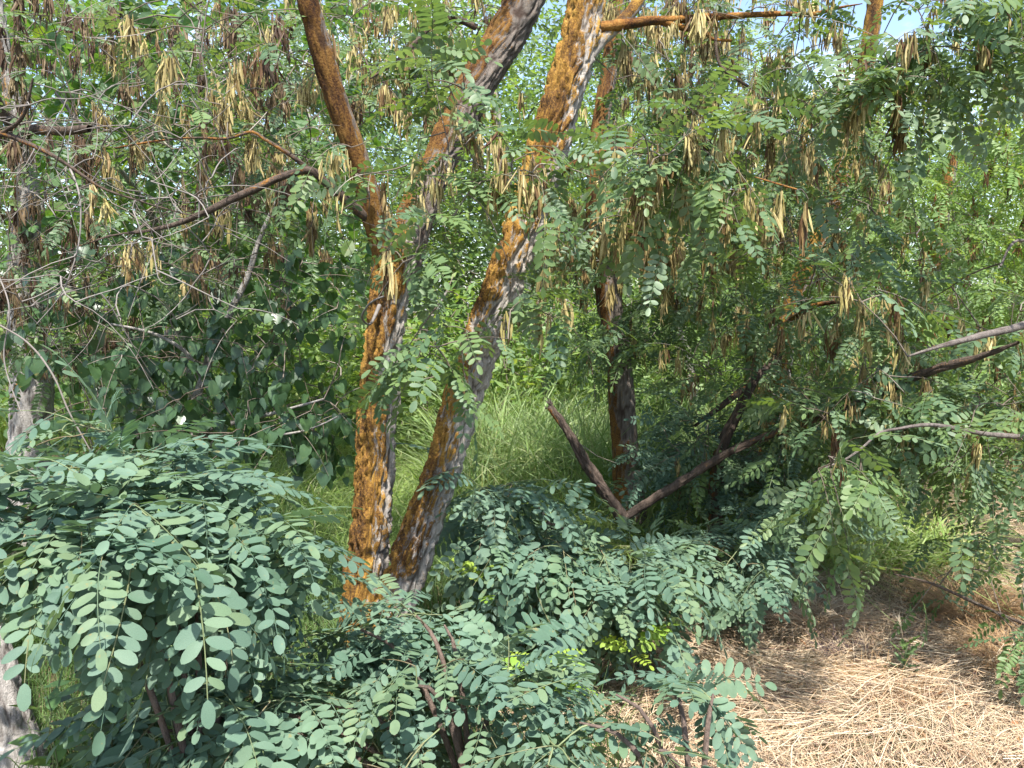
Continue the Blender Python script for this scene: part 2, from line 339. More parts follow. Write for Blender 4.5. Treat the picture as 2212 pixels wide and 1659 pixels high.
def compound(rng, detail, pairs, LL=.21, hang=.0):
    """robinia leaf: rachis along +X with paired oval leaflets; returns joined geometry and the leaflet placements"""
    g = Geo(); n = 9
    t = np.linspace(0, 1, n); droop = rng.uniform(.12, .42); sway = rng.uniform(-.12, .12)
    C = np.stack([t * LL, sway * LL * t ** 2, -droop * LL * t ** 2], -1)
    T, N, B = frames(C)
    rV, rF = tube(C, np.linspace(.0013, .0007, n) * (1 if detail > 1 else 1.4), 4 if detail > 1 else 3)
    if detail > 0: g.add(rV, rF, None, .5)
    places = []
    at = lambda q: np.array([np.interp(q, t, C[:, k]) for k in range(3)])
    tan = lambda q: unit(np.array([np.interp(q, t, T[:, k]) for k in range(3)]))
    for i in range(pairs):
        q = .16 + .80 * i / (pairs - .3)
        for sgn in (-1, 1):
            if rng.random() < .06: continue
            sz = (.70 + .45 * math.sin(math.pi * min(1, (i + 1.3) / (pairs + .6)))) * rng.uniform(.88, 1.1)
            if sz * 0 + rng.random() < .05: sz *= .7
            L = .0435 * sz; w = .0212 * sz * rng.uniform(.82, 1.14)
            a = math.radians(rng.uniform(58, 84) - 14 * i / pairs); x = tan(q)
            up = np.array([0, 0, 1.0]); side = unit(np.cross(up, x)) * sgn; up = np.cross(x, side) * sgn
            d = x * math.cos(a) + side * math.sin(a) + up * rng.uniform(-.26, .16)
            nn_ = up + side * rng.uniform(-.15, .35) * 1 + x * rng.uniform(-.2, .2)
            places.append((at(q) + unit(d) * .002, basis(unit(d)[None], nn_[None])[0], L, w))
    d = tan(1.0) + np.array([0, 0, -.1]); places.append((at(1.0), basis(unit(d)[None], np.array([[0, 0, 1.0]]))[0], .042, .021))
    for (p, Rm, L, w) in places:
        v, f4, f3 = leaflet(L, w, detail, rng)
        g.add(v @ Rm.T + p, f4, f3, .5)
    return g, (rV, rF), places

TPL = {}
def make_templates():
    r = np.random.default_rng(11)
    for det in (0, 1, 2):
        for k in range(7):
            g, rach, pl = compound(r, det, [5, 6, 7, 8, 6, 7, 9][k], [.15, .18, .21, .24, .17, .20, .23][k])
            TPL[('locust', det, k)] = (np.concatenate(g.V), np.concatenate(g.F4) if g.F4 else None, np.concatenate(g.F3) if g.F3 else None, rach, pl)
    for det in (0, 1, 2):
        for k in range(4):
            for kind, L, w in (('heart', .062, .052), ('broad', .085, .06), ('small', .05, .026), ('lance', .085, .036)):
                g = Geo()
                v, f4, f3 = leaflet(L * r.uniform(.85, 1.15), w * r.uniform(.9, 1.1), det, r, kind == 'heart', kind == 'lance')
                v = v + np.array([.022, 0, 0])
                g.add(v, f4, f3, .5)
                if det: tv, tf = tube(np.array([[0, 0, 0], [.024, 0, 0]]), .0009, 3); g.add(tv, tf, None, .5)
                TPL[(kind, det, k)] = (np.concatenate(g.V), np.concatenate(g.F4) if g.F4 else None, np.concatenate(g.F3) if g.F3 else None, None, None)
    for det in (0, 1, 2):
        for k in range(5):
            TPL[('pod', det, k)] = pod_shape(r, det)
def pod_shape(r, det):
    n = {0: 3, 1: 5, 2: 9}[det]; L = r.uniform(.06, .095); w = .0062; th = .0016
    t = np.linspace(0, 1, n); bend = r.uniform(-.28, .28); tw = r.uniform(-.8, .8)
    prof = np.sin(np.pi * np.clip(t * .93 + .05, 0, 1)) ** .45 * (1 + .12 * np.sin(t * 32))
    C = np.stack([t * L, bend * L * (t * (1 - t)), 0 * t], -1)
    V, F = [], []
    for i in range(n):
        a = tw * t[i]; s = np.array([0, math.cos(a), math.sin(a)]); u = np.array([0, -math.sin(a), math.cos(a)])
        V += [C[i] - s * w * prof[i], C[i] + u * th, C[i] + s * w * prof[i], C[i] - u * th]
    for i in range(n - 1):
        for j in range(4):
            F.append([i * 4 + j, i * 4 + (j + 1) % 4, i * 4 + 4 + (j + 1) % 4, i * 4 + 4 + j])
    return np.array(V), np.array(F), None, None, None
make_templates()
NVAR = {'lance': 4, 'locust': 7, 'heart': 4, 'broad': 4, 'small': 4, 'pod': 5}
_shared = {}
def shared_mesh(kind, det, k, mat):
    key = (kind, det, k, mat.name)
    if key not in _shared:
        V, F4, F3, _, _ = TPL[(kind, det, k)]
        _shared[key] = mesh(kind + '_leaf' if kind != 'pod' else 'seed_pod', V, F4, F3, mat, None, det == 2)
    return _shared[key]
_rng_l = np.random.default_rng(5)
LEAFLET_V = [leaflet(1, .49, 2, _rng_l) for _ in range(9)]
def leaflet_mesh(k, mat):
    key = ('leaflet', k, mat.name)
    if key not in _shared:
        v, f4, f3 = LEAFLET_V[k]; _shared[key] = mesh('leaflet', v, f4, f3, mat, None, True)
    return _shared[key]
def rachis_mesh(k, mat):
    key = ('rachis', k, mat.name)
    if key not in _shared:
        rV, rF = TPL[('locust', 2, k)][3]; _shared[key] = mesh('leaf_rachis', rV, rF, None, mat)
    return _shared[key]
def joined(g, kind, det, Ms, Ts, var, tints):
    """add many template copies to a Geo: Ms (N,3,3), Ts (N,3)"""
    for k in range(NVAR[kind]):
        sel = np.where(var == k)[0]
        if not len(sel): continue
        V, F4, F3, _, _ = TPL[(kind, det, k)]
        W_ = np.einsum('nij,vj->nvi', Ms[sel], V) + Ts[sel][:, None]
        off = np.arange(len(sel))[:, None, None] * len(V)
        g.add(W_.reshape(-1, 3), (F4[None] + off).reshape(-1, 4) if F4 is not None else None,
              (F3[None] + off).reshape(-1, 3) if F3 is not None else None, np.repeat(tints[sel], len(V)))
def M4(R, T):
    return Matrix(((R[0][0], R[0][1], R[0][2], T[0]), (R[1][0], R[1][1], R[1][2], T[1]), (R[2][0], R[2][1], R[2][2], T[2]), (0, 0, 0, 1)))

TRI = {}
class Plant:
    """collects the leaves, pods and twigs of one thing, then writes them as parts (nearest ones single) and one mass"""
    def __init__(s, root, seed):
        s.root = root; s.o = np.array(root.location[:]); s.rng = np.random.default_rng(seed)
        s.L = []; s.pods = []; s.tw = Geo(); s.nodes = []
    def leaf(s, kind, pos, d, n, size): s.L.append((kind, pos, d, n, size))
    def path(s, pts, r0, r1, sides=5, tint=None, add=True):
        pts = np.asarray(pts); V, F = tube(pts, np.linspace(r0, r1, len(pts)), sides)
        s.tw.add(V, F, None, s.rng.random() if tint is None else tint)
        if add: s.nodes.append(pts)
    def branch(s, uvdw, mat, name='branch', step=.03, sides=14, lichen=.2, rough=.004, label=None, cap=False, close=True):
        pts = np.array([[*P(u, v, d), w / 2 * d / FP] for (u, v, d, w) in uvdw])
        return s.limb(pts, mat, name, step, sides, lichen, rough, label, cap)
    def limb(s, pts, mat, name='branch', step=.03, sides=14, lichen=.2, rough=.004, label=None, cap=False):
        Q = smooth_path(pts, step); me = bark_mesh(name, Q, sides, mat, lichen, rough, s.o, s.rng.integers(1e6), cap)
        o = link(name, me, s.root)
        if label: o['label'] = label
        s.nodes.append(Q[::max(1, int(.08 / step)), :3]); return o
    def twig(s, p, d, length, n, kind='locust', size=1.0, droop=.35, pods=0, up=1.0, spread=.9, nrand=.4, r=.0022, tint=None):
        g = s.rng; d = unit(d); k = 6; t = np.linspace(0, 1, k)
        side = unit(np.cross(d, [0, 0, 1]) + 1e-6)
        C = p + d * (t * length)[:, None] + np.array([0, 0, -1.0]) * (droop * length * t ** 2)[:, None] + side * (g.uniform(-.25, .25) * length * t ** 2)[:, None]
        s.path(C, r, .001, 3, tint)
        for i in range(n):
            q = (.12 + .88 * (i + g.uniform(-.2, .2)) / max(1, n - 1)) if n > 1 else 1
            q = min(max(q, 0), 1)
            pos = np.array([np.interp(q, t, C[:, j]) for j in range(3)])
            j = min(int(q * (k - 1)), k - 2); tg = unit(C[j + 1] - C[j])
            sd = unit(np.cross(tg, [0, 0, 1]) + 1e-6) * (1 if i % 2 else -1)
            if kind == 'heart':
                dd = unit(tg * .15 + sd * .35 + np.array([0, 0, -1.0]) + g.normal(0, .22, 3)); nn_ = unit(np.array([g.normal(0, .5), -1, .3]) + g.normal(0, .4, 3))
            else:
                dd = unit(tg * g.uniform(.2, .8) + sd * spread * g.uniform(.6, 1.1) + np.array([0, 0, -.25 * droop * 2]) + g.normal(0, .2, 3))
                nn_ = unit(np.array([0, 0, up]) + g.normal(0, nrand, 3))
            if i == n - 1 and kind != 'heart': dd = unit(tg + g.normal(0, .15, 3))
            s.leaf(kind, pos, dd, nn_, size * g.uniform(.72, 1.15))
        for i in range(pods):
            q = g.uniform(0, .8); pos = np.array([np.interp(q, t, C[:, j]) for j in range(3)])
            s.podbunch(pos, int(3 + g.gamma(2.0, 4.5)), g.uniform(.65, .95))
    def podbunch(s, pos, n, size=1.0):
        g = s.rng; L = g.uniform(.04, .10); e = pos + np.array([g.normal(0, .015), g.normal(0, .015), -L])
        s.path(np.stack([pos, pos * .5 + e * .5 + g.normal(0, .004, 3), e]), .0012, .0009, 3, .4, False)
        tone = g.random()
        for i in range(n):
            b = pos + (e - pos) * g.uniform(.05, 1.1) + g.normal(0, .008, 3)
            d = unit(np.array([0, 0, -1.0]) + g.normal(0, .12, 3) * np.array([1, 1, .3]))
            d = unit(d + g.normal(0, .22, 3)) if g.random() < .3 else d
            s.pods.append((b, d, unit(g.normal(0, 1, 3)), size * g.uniform(.75, 1.2), tone))
    def connect(s, targets, rmax=.006, thick=1.0):
        """join each target point to the nearest wood already there"""
        N = np.concatenate(s.nodes); tg = [np.asarray(t) for t in targets]
        ds = [np.min(np.linalg.norm(N - t, axis=1)) for t in tg]
        dirs = {}
        for i in np.argsort(ds):
            t = tg[i]; dd = np.linalg.norm(N - t, axis=1) ; bias = dd + .25 * np.maximum(0, N[:, 2] - t[2]) * 0
            j = int(np.argmin(bias)); a = N[j]; L = dd[j]
            if L < .03: dirs[i] = s.rng.normal(0, 1, 3); continue
            m = (a + t) / 2 + np.array([0, 0, .14 * L]) + s.rng.normal(0, .10 * L, 3)
            q = np.linspace(0, 1, max(4, int(L / .07)))[:, None]
            C = (1 - q) ** 2 * a + 2 * q * (1 - q) * m + q * q * t
            C[1:-1] += s.rng.normal(0, .012 * min(L, .6), (len(C) - 2, 3))
            s.path(C, min(rmax, .0022 + .0045 * L) * thick, .002 * thick, 5, None, False)
            N = np.concatenate([N, C[1:]]); dirs[i] = C[-1] - C[-2]
        s.nodes = [N]; return [dirs[i] for i in range(len(tg))]
    def mass(s, box, n, nl=6, kind='locust', size=1.0, droop=.35, pods=0.0, length=.32, dirbias=(0, 0, 0), up=1.0, rmax=.006, nrand=.4, extra_pods=0, bare=0.0):
        """n twigs at random places of the region box=(u0,u1,v0,v1,d0,d1)"""
        g = s.rng; u0, u1, v0, v1, d0, d1 = box
        tg = [P(g.uniform(u0, u1), g.uniform(v0, v1), g.uniform(d0, d1)) for _ in range(n)]
        tg = [t for t in tg if t[2] > ground_z(t[0], t[1]) + .08]
        dirs = s.connect(tg, rmax)
        for t, d in zip(tg, dirs):
            dd = unit(unit(d) * .6 + np.asarray(dirbias, float) + g.normal(0, .5, 3) * np.array([1, 1, .5]))
            if g.random() < bare: s.twig(t, dd, length * g.uniform(.5, 1.2), 0, droop=droop * g.uniform(-1, 1)); continue
            np_ = int(g.random() < .62) * int(round(pods * 2.3 * g.uniform(.5, 1.5)))
            s.twig(t, dd, length * g.uniform(.6, 1.2), max(2, int(nl * g.uniform(.6, 1.3))), kind, size, droop * g.uniform(.5, 1.4), np_, up, nrand=nrand)
    def write(s, mat, det=1, parts=300, podmat=None, podparts=200, twigmat=None, leafletparts=0, mid_det=None, young=0.0):
        g = s.rng; root = s.root; o = s.o
        if s.L:
            kinds = [l[0] for l in s.L]; pos = np.array([l[1] for l in s.L]); d = np.array([l[2] for l in s.L]); n = np.array([l[3] for l in s.L]); sz = np.array([l[4] for l in s.L])
            R = basis(d, n); var = np.array([g.integers(0, NVAR[k]) for k in kinds]); 
            u, v, f = proj(pos + d * .08); inside = (u > -60) & (u < 2270) & (v > -60) & (v < 1720)
            keep = f > .9
            score = np.where(inside, 1 / f, 0) * sz
            order = np.argsort(-score, kind='stable'); order = order[keep[order]]
            single = [i for i in order[:parts] if score[i] > 0]
            rest = np.array([i for i in order if i not in set(single)], int)
            nlf = 0
            for i in single:
                k = int(var[i]); kd = kinds[i]; Mx = M4(R[i] * sz[i], pos[i] - o)
                m_ = M_YOUNG if (g.random() < young) else mat
                if kd == 'locust' and leafletparts and nlf + len(TPL[('locust', 2, k)][4]) <= leafletparts:
                    lf = link('leaf', rachis_mesh(k, M_GREENSTEM), root, Mx)
                    for (p, Rm, L, w) in TPL[('locust', 2, k)][4]:
                        sc = Rm * np.array([L, w / .49, L])[None]
                        link('leaflet', leaflet_mesh(int(g.integers(0, 9)), m_), lf, M4(sc, p)); nlf += 1
                else:
                    link('leaf', shared_mesh(kd, det, k, m_), root, Mx)
            if len(rest):
                G = Geo(); md = det if mid_det is None else mid_det; tints = g.random(len(rest))
                ka = np.array(kinds)[rest]
                for kd in set(ka.tolist()):
                    q = ka == kd; rr = rest[q]
                    joined(G, kd, md, R[rr] * sz[rr][:, None, None], pos[rr], var[rr], tints[q])
                link('foliage', G.mesh('foliage', mat, o, md == 2), root, kind='stuff'); TRI[root.name] = TRI.get(root.name, 0) + G.tris()
        if s.pods:
            pos = np.array([q[0] for q in s.pods]); d = np.array([q[1] for q in s.pods]); n = np.array([q[2] for q in s.pods]); sz = np.array([q[3] for q in s.pods]); tone = np.array([q[4] for q in s.pods])
            R = basis(d, n); var = g.integers(0, 5, len(pos)); u, v, f = proj(pos); inside = (u > -20) & (u < 2230) & (v > -20) & (v < 1680)
            score = np.where(inside, 1 / f, 0); order = np.argsort(-score, kind='stable'); pm = podmat or M_POD
            single = [i for i in order[:podparts] if score[i] > 0]; ss = set(single); rest = np.array([i for i in order if i not in ss], int)
            pd = 2 if det == 2 else 1
            for i in single: link('seed_pod', shared_mesh('pod', pd, int(var[i]), pm), root, M4(R[i] * sz[i], pos[i] - o))
            if len(rest):
                G = Geo(); joined(G, 'pod', 0, R[rest] * sz[rest][:, None, None], pos[rest], var[rest], np.clip(tone[rest] + g.normal(0, .06, len(rest)), 0, .999))
                link('seed_pods', G.mesh('seed_pods', pm, o), root, kind='stuff'); TRI[root.name] = TRI.get(root.name, 0) + G.tris()
        me = s.tw.mesh('twigs', twigmat or M_TWIG, o, True)
        if me: link('twigs', me, root, kind='stuff'); TRI[root.name] = TRI.get(root.name, 0) + s.tw.tris()

def bark_mesh(name, Q, sides, mat, lichen, rough, origin, seed, cap=False):
    """Q rows x,y,z,r ; rough = depth of the bark relief in metres"""
    C = Q[:, :3]; R = Q[:, 3]; m = len(C); T, N, B = frames(C)
    s = np.concatenate([[0], np.cumsum(np.linalg.norm(np.diff(C, axis=0), axis=1))])
    a = np.arange(sides) * 2 * math.pi / sides
    D = np.cos(a)[None, :, None] * N[:, None] + np.sin(a)[None, :, None] * B[:, None]
    Rm = float(np.mean(R)); sd = int(seed) % 1000
    SS = np.repeat(s[:, None], sides, 1)
    pc = np.stack([np.cos(a)[None] * Rm + 0 * SS, np.sin(a)[None] * Rm + 0 * SS, SS], -1)
    big = fbm(pc * np.array([6, 6, 3.0]), sd, 2) - .5
    wp = pc + .05 * (np.stack([noise(pc * 9, sd + 3), noise(pc * 9, sd + 4), 0 * SS], -1) - .5)
    n1 = noise(wp * np.array([44, 44, 8]), sd + 7); n1b = noise(wp * np.array([85, 85, 17]), sd + 8); n1c = noise(wp * np.array([60, 60, 30]), sd + 9)
    furrow = np.minimum(np.minimum(np.abs(n1 - .5) * 2, .12 + 1.7 * np.abs(n1b - .5)), .2 + 2.2 * np.abs(n1c - .5))       # 0 in the crack
    ridge = sstep(.03, .42, furrow)
    fine = fbm(pc * np.array([110, 110, 45]), sd + 12, 3) - .5
    disp = rough * (ridge * 1.0 - .75) + rough * .8 * fine + big * Rm * .26
    V = C[:, None] + D * (R[:, None, None] + disp[..., None])
    i = np.arange(m - 1)[:, None] * sides; j = np.arange(sides)[None]; k = (j + 1) % sides
    F = np.stack([i + j, i + k, i + sides + k, i + sides + j], -1).reshape(-1, 4)
    side = D[..., 0] * -.85 + D[..., 1] * -.45
    patch = fbm(pc * np.array([9, 9, 2.2]), sd + 21, 3) - .5
    li = lichen + .70 * side + patch * 1.35 + (ridge - .6) * .6 - .30 * sstep(.4, 1.0, np.abs(fine) * 4)
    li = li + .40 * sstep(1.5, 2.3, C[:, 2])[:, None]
    V = V.reshape(-1, 3); F3 = None
    if cap:
        V = np.concatenate([V, [C[-1] + T[-1] * rough]]); q = (m - 1) * sides
        F3 = np.stack([q + np.arange(sides), q + (np.arange(sides) + 1) % sides, np.full(sides, m * sides)], -1)
        li = np.append(li.ravel(), 0); ck = np.append((1 - sstep(.0, .13, furrow)).ravel(), .5)
    else: li = li.ravel(); ck = (1 - sstep(.0, .13, furrow)).ravel()
    return mesh(name, V - origin, F, F3, mat, {'lichen': np.clip(li, -1, 1.5), 'cork': ck * .85}, True)

# ------------------------------------------------------------------ the two-stemmed locust tree in the middle
root = thing('locust_tree', 'large two-stemmed locust tree with orange lichen on its furrowed trunks', 'tree', P(775, 1560, 2.92), None)
t = Plant(root, 21)
t.branch([(752, 1640, 2.9, 150), (768, 1500, 2.93, 120), (780, 1380, 2.97, 106), (789, 1250, 3.0, 94), (806, 1070, 3.05, 84), (818, 900, 3.1, 88), (828, 750, 3.15, 86), (846, 620, 3.2, 92), (856, 545, 3.23, 96), (862, 500, 3.26, 70)], M_BARK, 'trunk', .012, 132, .66, .023, 'straight left trunk, orange with lichen')
t.branch([(740, 1660, 2.88, 130), (770, 1530, 2.88, 112), (815, 1400, 2.9, 96), (858, 1290, 2.93, 90), (890, 1200, 2.96, 86), (928, 1090, 3.0, 80), (960, 1000, 3.03, 78), (1005, 850, 3.08, 84), (1058, 700, 3.13, 82), (1112, 550, 3.18, 80), (1150, 430, 3.22, 80), (1190, 300, 3.26, 84), (1226, 180, 3.3, 82), (1252, 80, 3.34, 80), (1268, 0, 3.38, 76), (1300, -140, 3.45, 66), (1350, -330, 3.6, 50)], M_BARK, 'trunk', .012, 132, .34, .022, 'leaning right trunk, orange on its left side and pale grey on its right')
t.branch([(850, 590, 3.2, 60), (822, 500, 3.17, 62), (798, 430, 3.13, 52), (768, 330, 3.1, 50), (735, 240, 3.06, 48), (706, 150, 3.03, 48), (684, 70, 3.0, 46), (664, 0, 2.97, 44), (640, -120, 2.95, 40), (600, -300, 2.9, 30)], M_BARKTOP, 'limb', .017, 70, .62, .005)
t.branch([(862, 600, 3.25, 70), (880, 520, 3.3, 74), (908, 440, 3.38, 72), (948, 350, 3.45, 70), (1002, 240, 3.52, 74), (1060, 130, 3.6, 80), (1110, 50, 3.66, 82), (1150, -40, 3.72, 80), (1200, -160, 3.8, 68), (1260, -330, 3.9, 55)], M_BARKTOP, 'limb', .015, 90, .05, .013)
t.branch([(1272, 120, 3.34, 30), (1300, 85, 3.36, 28), (1340, 50, 3.4, 26), (1376, 8, 3.45, 24), (1400, -50, 3.5, 22), (1440, -150, 3.6, 16)], M_BARK, 'branch', .02, 24, .4, .003)
t.branch([(1268, 62, 3.34, 22), (1330, 56, 3.36, 24), (1400, 46, 3.38, 20), (1450, 44, 3.4, 18), (1530, 38, 3.4, 15), (1600, 34, 3.42, 12), (1690, 30, 3.43, 11), (1750, 32, 3.45, 10), (1800, 20, 3.46, 8), (1862, 8, 3.48, 3)], M_BARKDARK, 'branch', .02, 16, .55, .002)
t.branch([(1430, 48, 3.4, 16), (1480, 62, 3.4, 13), (1520, 68, 3.4, 11), (1538, 85, 3.4, 8), (1580, 88, 3.4, 7)], M_BARKDARK, 'branch', .02, 12, .3, .002)
t.branch([(1545, 72, 3.4, 7), (1548, 120, 3.38, 7), (1560, 148, 3.37, 8), (1592, 172, 3.36, 7), (1630, 205, 3.35, 6), (1622, 280, 3.33, 5), (1592, 340, 3.32, 4)], M_BARKDARK, 'branch', .02, 8, -.3, .001)
t.branch([(812, 478, 3.15, 30), (770, 452, 3.1, 24), (735, 420, 3.05, 20), (700, 392, 3.02, 18), (668, 368, 3.0, 18), (610, 382, 2.98, 17), (560, 405, 2.96, 18), (500, 432, 2.95, 17), (440, 460, 2.94, 14), (380, 485, 2.93, 11), (322, 498, 2.92, 7), (240, 510, 2.9, 5), (150, 540, 2.9, 4)], M_BARKDARK, 'branch', .02, 14, -.05, .003)
t.branch([(670, 368, 3.0, 12), (620, 330, 3.0, 10), (570, 300, 3.0, 8), (545, 285, 3.0, 7), (490, 300, 3.0, 6), (420, 298, 3.0, 5), (340, 305, 3.0, 4), (250, 320, 3.0, 4)], M_BARKDARK, 'branch', .02, 8, -.3, .001)
t.branch([(1212, 372, 3.25, 20), (1258, 345, 3.2, 17), (1310, 326, 3.15, 15), (1370, 324, 3.1, 13), (1430, 336, 3.05, 11), (1500, 352, 3.0, 8), (1600, 375, 2.95, 5), (1720, 410, 2.9, 4)], M_BARKDARK, 'branch', .02, 14, -.1, .002)
t.branch([(1030, 60, 3.62, 14), (985, 42, 3.6, 14), (940, 48, 3.55, 14), (905, 85, 3.5, 12), (860, 130, 3.45, 9), (800, 170, 3.4, 6)], M_BARKDARK, 'branch', .02, 10, -.3, .002)
t.branch([(820, 660, 3.08, 10), (800, 700, 2.98, 6), (782, 685, 2.85, 5), (800, 655, 2.75, 5), (830, 640, 2.7, 4)], M_TWIGPALE, 'branch', .02, 8, -.5, .0005)
B = lambda *a: tuple(a)
# near sprays in front of the trunks
t.mass(B(880, 1010, 470, 560, 2.5, 2.7), 6, 5, size=.9, pods=.1, length=.16)
t.mass(B(840, 1020, 690, 790, 2.45, 2.65), 10, 4, size=.9, length=.14)
t.mass(B(1100, 1200, 600, 680, 2.6, 2.8), 6, 4, size=.8, pods=.5, length=.14)
t.mass(B(960, 1180, 310, 390, 2.6, 2.85), 9, 5, size=.85, pods=.9, length=.2)
t.mass(B(920, 1020, 150, 290, 2.5, 2.9), 6, 5, size=.95, pods=.1, length=.2, dirbias=(0, 0, .6))
t.mass(B(1040, 1120, 380, 480, 2.6, 2.85), 3, 4, size=.8, pods=.4, length=.16)
t.mass(B(1350, 1560, 260, 380, 2.5, 3.1), 26, 5, size=.95, pods=1.6, length=.22)
t.mass(B(1290, 1640, 400, 520, 3.0, 3.8), 40, 2, size=.8, pods=2.4, length=.16)
t.mass(B(720, 980, 300, 560, 2.6, 3.1), 18, 4, size=.75, pods=.3, length=.18, bare=.35)
# hanging curtains of pods under the crown
t.mass(B(200, 740, -40, 540, 2.9, 4.4), 90, 3, size=.75, pods=2.4, length=.28, bare=.25)
t.mass(B(1290, 1760, -40, 420, 3.3, 4.8), 130, 3, size=.8, pods=2.8, length=.28, bare=.1)
t.mass(B(740, 1060, -60, 260, 3.6, 4.6), 80, 3, size=.8, pods=2.2, length=.25, bare=.2)
t.mass(B(1600, 1850, 0, 330, 3.0, 3.8), 40, 4, size=.85, pods=1.3, length=.25)
# fuller pod bunches nearest the camera
for (u_, v_, d_, n_) in [(832, 535, 2.7, 16), (842, 545, 2.72, 12), (985, 225, 2.75, 8), (1012, 235, 2.75, 8), (1120, 360, 2.6, 14), (1150, 380, 2.6, 12), (1085, 340, 2.65, 10), (1180, 560, 2.75, 9),
                         (1405, 325, 2.6, 16), (1436, 330, 2.62, 14), (1500, 360, 2.7, 12), (1310, 470, 3.0, 18), (1385, 440, 3.0, 20), (1340, 450, 3.0, 14), (1210, 640, 2.8, 10), (1060, 300, 2.7, 9), (905, 300, 2.8, 7), (1690, 400, 2.9, 16), (1745, 430, 2.95, 14), (1160, 670, 2.8, 9)]:
    p_ = P(u_, v_, d_); t.connect([p_], .003); t.podbunch(p_, n_, 1.12)
# crown above the picture
t.mass(B(700, 1800, -600, -140, 3.2, 4.4), 30, 6, size=1.0, pods=.4, length=.4, rmax=.01)
t.write(M_MID, 2, 300, M_POD, 300, M_TWIG, 0, 1)

# ------------------------------------------------------------------ other locust trees behind
GT = 'locust trees standing in the thicket'
def back_locust(label, seed, trunk, masses, mat=M_MID, bark=M_BARK, lich=.1, det=1, parts=300, podparts=150, podmat=M_POD, branches=(), name='locust_tree', group=GT, twigbark=None, rough=.007, twigmat=None, mid=None):
    b = trunk[0]; q = P(b[0], b[1], b[2]); q[2] = ground_z(q[0], q[1]) 
    r = thing(name, label, 'tree', q, group); t = Plant(r, seed)
    t.branch(trunk, bark, 'trunk', .022, 56, lich, rough)
    for bb in branches: t.branch(bb, M_BARKDARK, 'branch', .03, 12, lich - .3, .002)
    for mm in masses: t.mass(*mm[0], **mm[1])
    t.write(mat, det, parts, podmat, podparts, twigmat or M_TWIG, 0, mid)
    return t
back_locust('brown-barked locust tree right behind the snag, thick pod bunches hanging over its trunk', 31,
    [(1368, 1190, 5.0, 76), (1358, 1060, 5.0, 66), (1345, 900, 5.02, 60), (1335, 760, 5.05, 54), (1315, 650, 5.1, 52), (1300, 540, 5.12, 52), (1290, 420, 5.15, 50), (1296, 280, 5.2, 38), (1320, 120, 5.3, 34), (1340, -80, 5.4, 28)],
    [((B(1180, 1280, 430, 600, 4.3, 5.2), 22), dict(nl=3, size=.85, pods=2.0, length=.25)),
     ((B(1340, 1480, 430, 600, 4.3, 5.2), 26), dict(nl=3, size=.85, pods=2.4, length=.25)),
     ((B(1180, 1480, 430, 600, 5.2, 6.0), 30), dict(nl=3, size=.85, pods=2.6, length=.25)),
     ((B(1230, 1500, 620, 760, 4.6, 5.8), 46), dict(nl=6, size=1.0, pods=.25, length=.3)),
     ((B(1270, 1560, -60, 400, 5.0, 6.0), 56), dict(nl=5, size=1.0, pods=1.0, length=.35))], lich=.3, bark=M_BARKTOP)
back_locust('leaning locust trunk with orange patches, right of the middle', 32,
    [(1655, 1150, 5.5, 60), (1660, 1000, 5.5, 52), (1678, 850, 5.5, 46), (1705, 690, 5.5, 44), (1755, 540, 5.5, 42), (1805, 420, 5.5, 40), (1845, 270, 5.5, 36), (1875, 110, 5.5, 34), (1900, -60, 5.5, 30)],
    [((B(1480, 1900, 520, 820, 4.1, 5.6), 74), dict(nl=5, size=1.0, pods=1.7, length=.32)),
     ((B(1500, 1960, 840, 990, 4.3, 5.5), 64), dict(nl=7, size=1.0, pods=.45, length=.34)),
     ((B(1500, 1900, 260, 560, 4.0, 6.0), 74), dict(nl=5, size=1.0, pods=1.6, length=.32))], lich=.45,
    branches=([(1690, 760, 5.4, 22), (1650, 800, 5.2, 18), (1580, 860, 5.0, 14), (1500, 920, 4.9, 9)], [(1700, 700, 5.4, 18), (1760, 660, 5.0, 12), (1860, 650, 4.8, 8)]))
back_locust('thin dark locust trunk rising from the shade behind the low bushes', 33,
    [(1550, 1260, 4.5, 40), (1546, 1150, 4.5, 34), (1548, 1040, 4.5, 32), (1560, 960, 4.55, 28), (1600, 880, 4.6, 22), (1640, 800, 4.7, 16)],
    [((B(1420, 1720, 900, 1080, 4.3, 5.0), 64), dict(nl=7, size=1.0, pods=.25, length=.3))], mat=M_BLUE, bark=M_BARKDARK, lich=-.3)
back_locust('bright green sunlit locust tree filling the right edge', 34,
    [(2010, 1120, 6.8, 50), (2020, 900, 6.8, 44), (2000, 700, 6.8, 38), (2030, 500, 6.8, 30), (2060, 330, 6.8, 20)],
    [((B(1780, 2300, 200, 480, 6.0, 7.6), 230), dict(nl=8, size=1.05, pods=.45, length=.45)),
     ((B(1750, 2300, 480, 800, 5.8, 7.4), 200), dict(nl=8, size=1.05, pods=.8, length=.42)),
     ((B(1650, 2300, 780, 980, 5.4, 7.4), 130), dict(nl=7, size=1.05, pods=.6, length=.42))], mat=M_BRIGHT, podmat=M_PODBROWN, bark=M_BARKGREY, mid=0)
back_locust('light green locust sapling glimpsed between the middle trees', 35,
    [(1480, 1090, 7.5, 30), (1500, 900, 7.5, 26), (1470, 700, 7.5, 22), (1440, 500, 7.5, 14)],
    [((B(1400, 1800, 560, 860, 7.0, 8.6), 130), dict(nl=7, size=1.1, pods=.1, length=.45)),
     ((B(1400, 1900, 150, 600, 7.5, 9.0), 150), dict(nl=7, size=1.1, pods=.3, length=.45))], mat=M_BRIGHT, podmat=M_PODBROWN, bark=M_BARKGREY, mid=0, parts=150)

